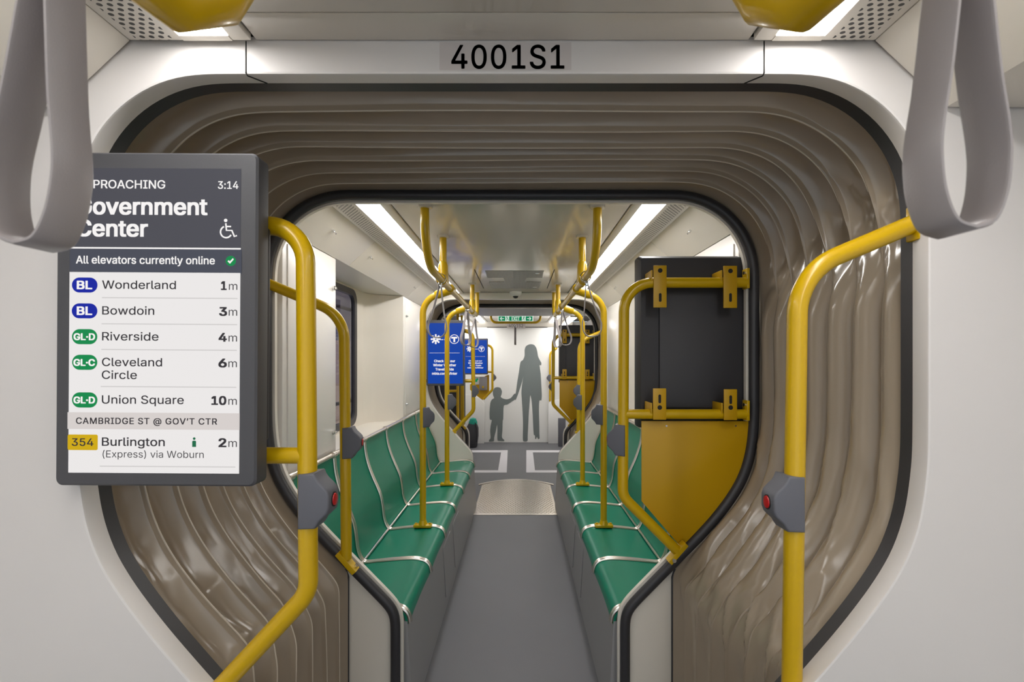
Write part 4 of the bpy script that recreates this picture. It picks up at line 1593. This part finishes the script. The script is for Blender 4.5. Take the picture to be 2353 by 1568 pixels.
q0, q1 = at(1090, 884, YQ), at(1101, 866, YQ)
MB().box(q0[0], q1[0], YQ - 0.012, YQ - 0.004, q0[2], q1[2], 0.001).build('card', M['white'], r)
q = at(1095, 874, YQ)
MB().prism([(q[0] - 0.022, q[2] - 0.03), (q[0] + 0.012, q[2] - 0.03), (q[0] + 0.012, q[2] - 0.008), (q[0] + 0.03, q[2] + 0.01), (q[0] + 0.02, q[2] + 0.035), (q[0] - 0.005, q[2] + 0.012),
            (q[0] - 0.022, q[2] + 0.012)], YQ - 0.014, YQ - 0.011).build('green_figure', M['exitgreen'], r)

# extra yellow posts inside the far section, seen under the first blue screen
for px, y, lb in ((1052, 6.4, 'thin yellow post under the left part of the first blue screen'), (1061, 6.6, 'darker yellow post beside the far strapped bag')):
    r = root('grab_pole', (at(px, 0, y)[0], y, 0), lb, 'grab pole')
    x = at(px, 0, y)[0]
    MB().cyl((x, y, -0.004), (x, y, 2.15), 0.02, 14).build('pole', M['yellow'], r)
    MB().lathe((x, y, -0.004), [(0.04, 0), (0.04, 0.01), (0.022, 0.02)]).build('foot', M['yellow'], r)
r = root('grab_rail', at(1043, 900, 6.4), 'short yellow bars leading left from the far thin post', 'grab rail')
MB().cyl(at(1028, 899, 6.4), at(1052, 899, 6.4), 0.018, 12).build('upper_bar', M['yellow'], r)
MB().cyl(at(1036, 930, 6.4), at(1052, 930, 6.4), 0.018, 12).build('lower_bar', M['yellow'], r)

r = root('backpack', at(1083, 1015, 7.85), 'dark backpack with a teal top standing by the far left partition', 'bag')
yb = 7.85
x0 = at(1081, 0, yb)[0]
mb = MB()
prof = []
for z, wx, wy in ((0.0, 0.10, 0.07), (0.02, 0.115, 0.085), (0.2, 0.12, 0.09), (0.34, 0.105, 0.08), (0.42, 0.07, 0.06)):
    prof.append([(x0 + wx * cos(2 * pi * k / 20) + z * 0.10, yb + wy * sin(2 * pi * k / 20), z - 0.004) for k in range(20)])
mb.loft(prof, True, True)
mb.build('body', M['bagblack'], r)
mb = MB()
prof = []
for z, wx, wy in ((0.40, 0.075, 0.065), (0.43, 0.075, 0.065), (0.49, 0.05, 0.045), (0.505, 0.015, 0.015)):
    prof.append([(x0 + 0.045 + wx * cos(2 * pi * k / 16), yb + wy * sin(2 * pi * k / 16), z) for k in range(16)])
mb.loft(prof, True, True)
mb.build('hood', M['teal'], r)
MB().tube([(x0 + 0.09, yb - 0.06, 0.43), (x0 + 0.12, yb - 0.08, 0.3), (x0 + 0.11, yb - 0.09, 0.1)], 0.008, 8).build('shoulder_strap', M['ink'], r)

# dark driver's seat and console behind the far left opening
r = root('driver_seat', at(1030, 930, 6.9), 'dark high backed seat half hidden under the first blue screen', 'seat')
xs_ = at(1030, 0, 6.9)[0] + 0.02
MB().box(xs_ - 0.24, xs_ + 0.24, 6.8, 6.95, 0.5, 1.35, 0.05).build('backrest', M['bagblack'], r)
MB().box(xs_ - 0.24, xs_ + 0.24, 6.4, 6.85, 0.42, 0.55, 0.05).build('seat', M['bagblack'], r)
MB().box(xs_ - 0.15, xs_ + 0.15, 6.5, 6.8, -0.004, 0.43, 0.02).build('pedestal', M['greybox'], r)
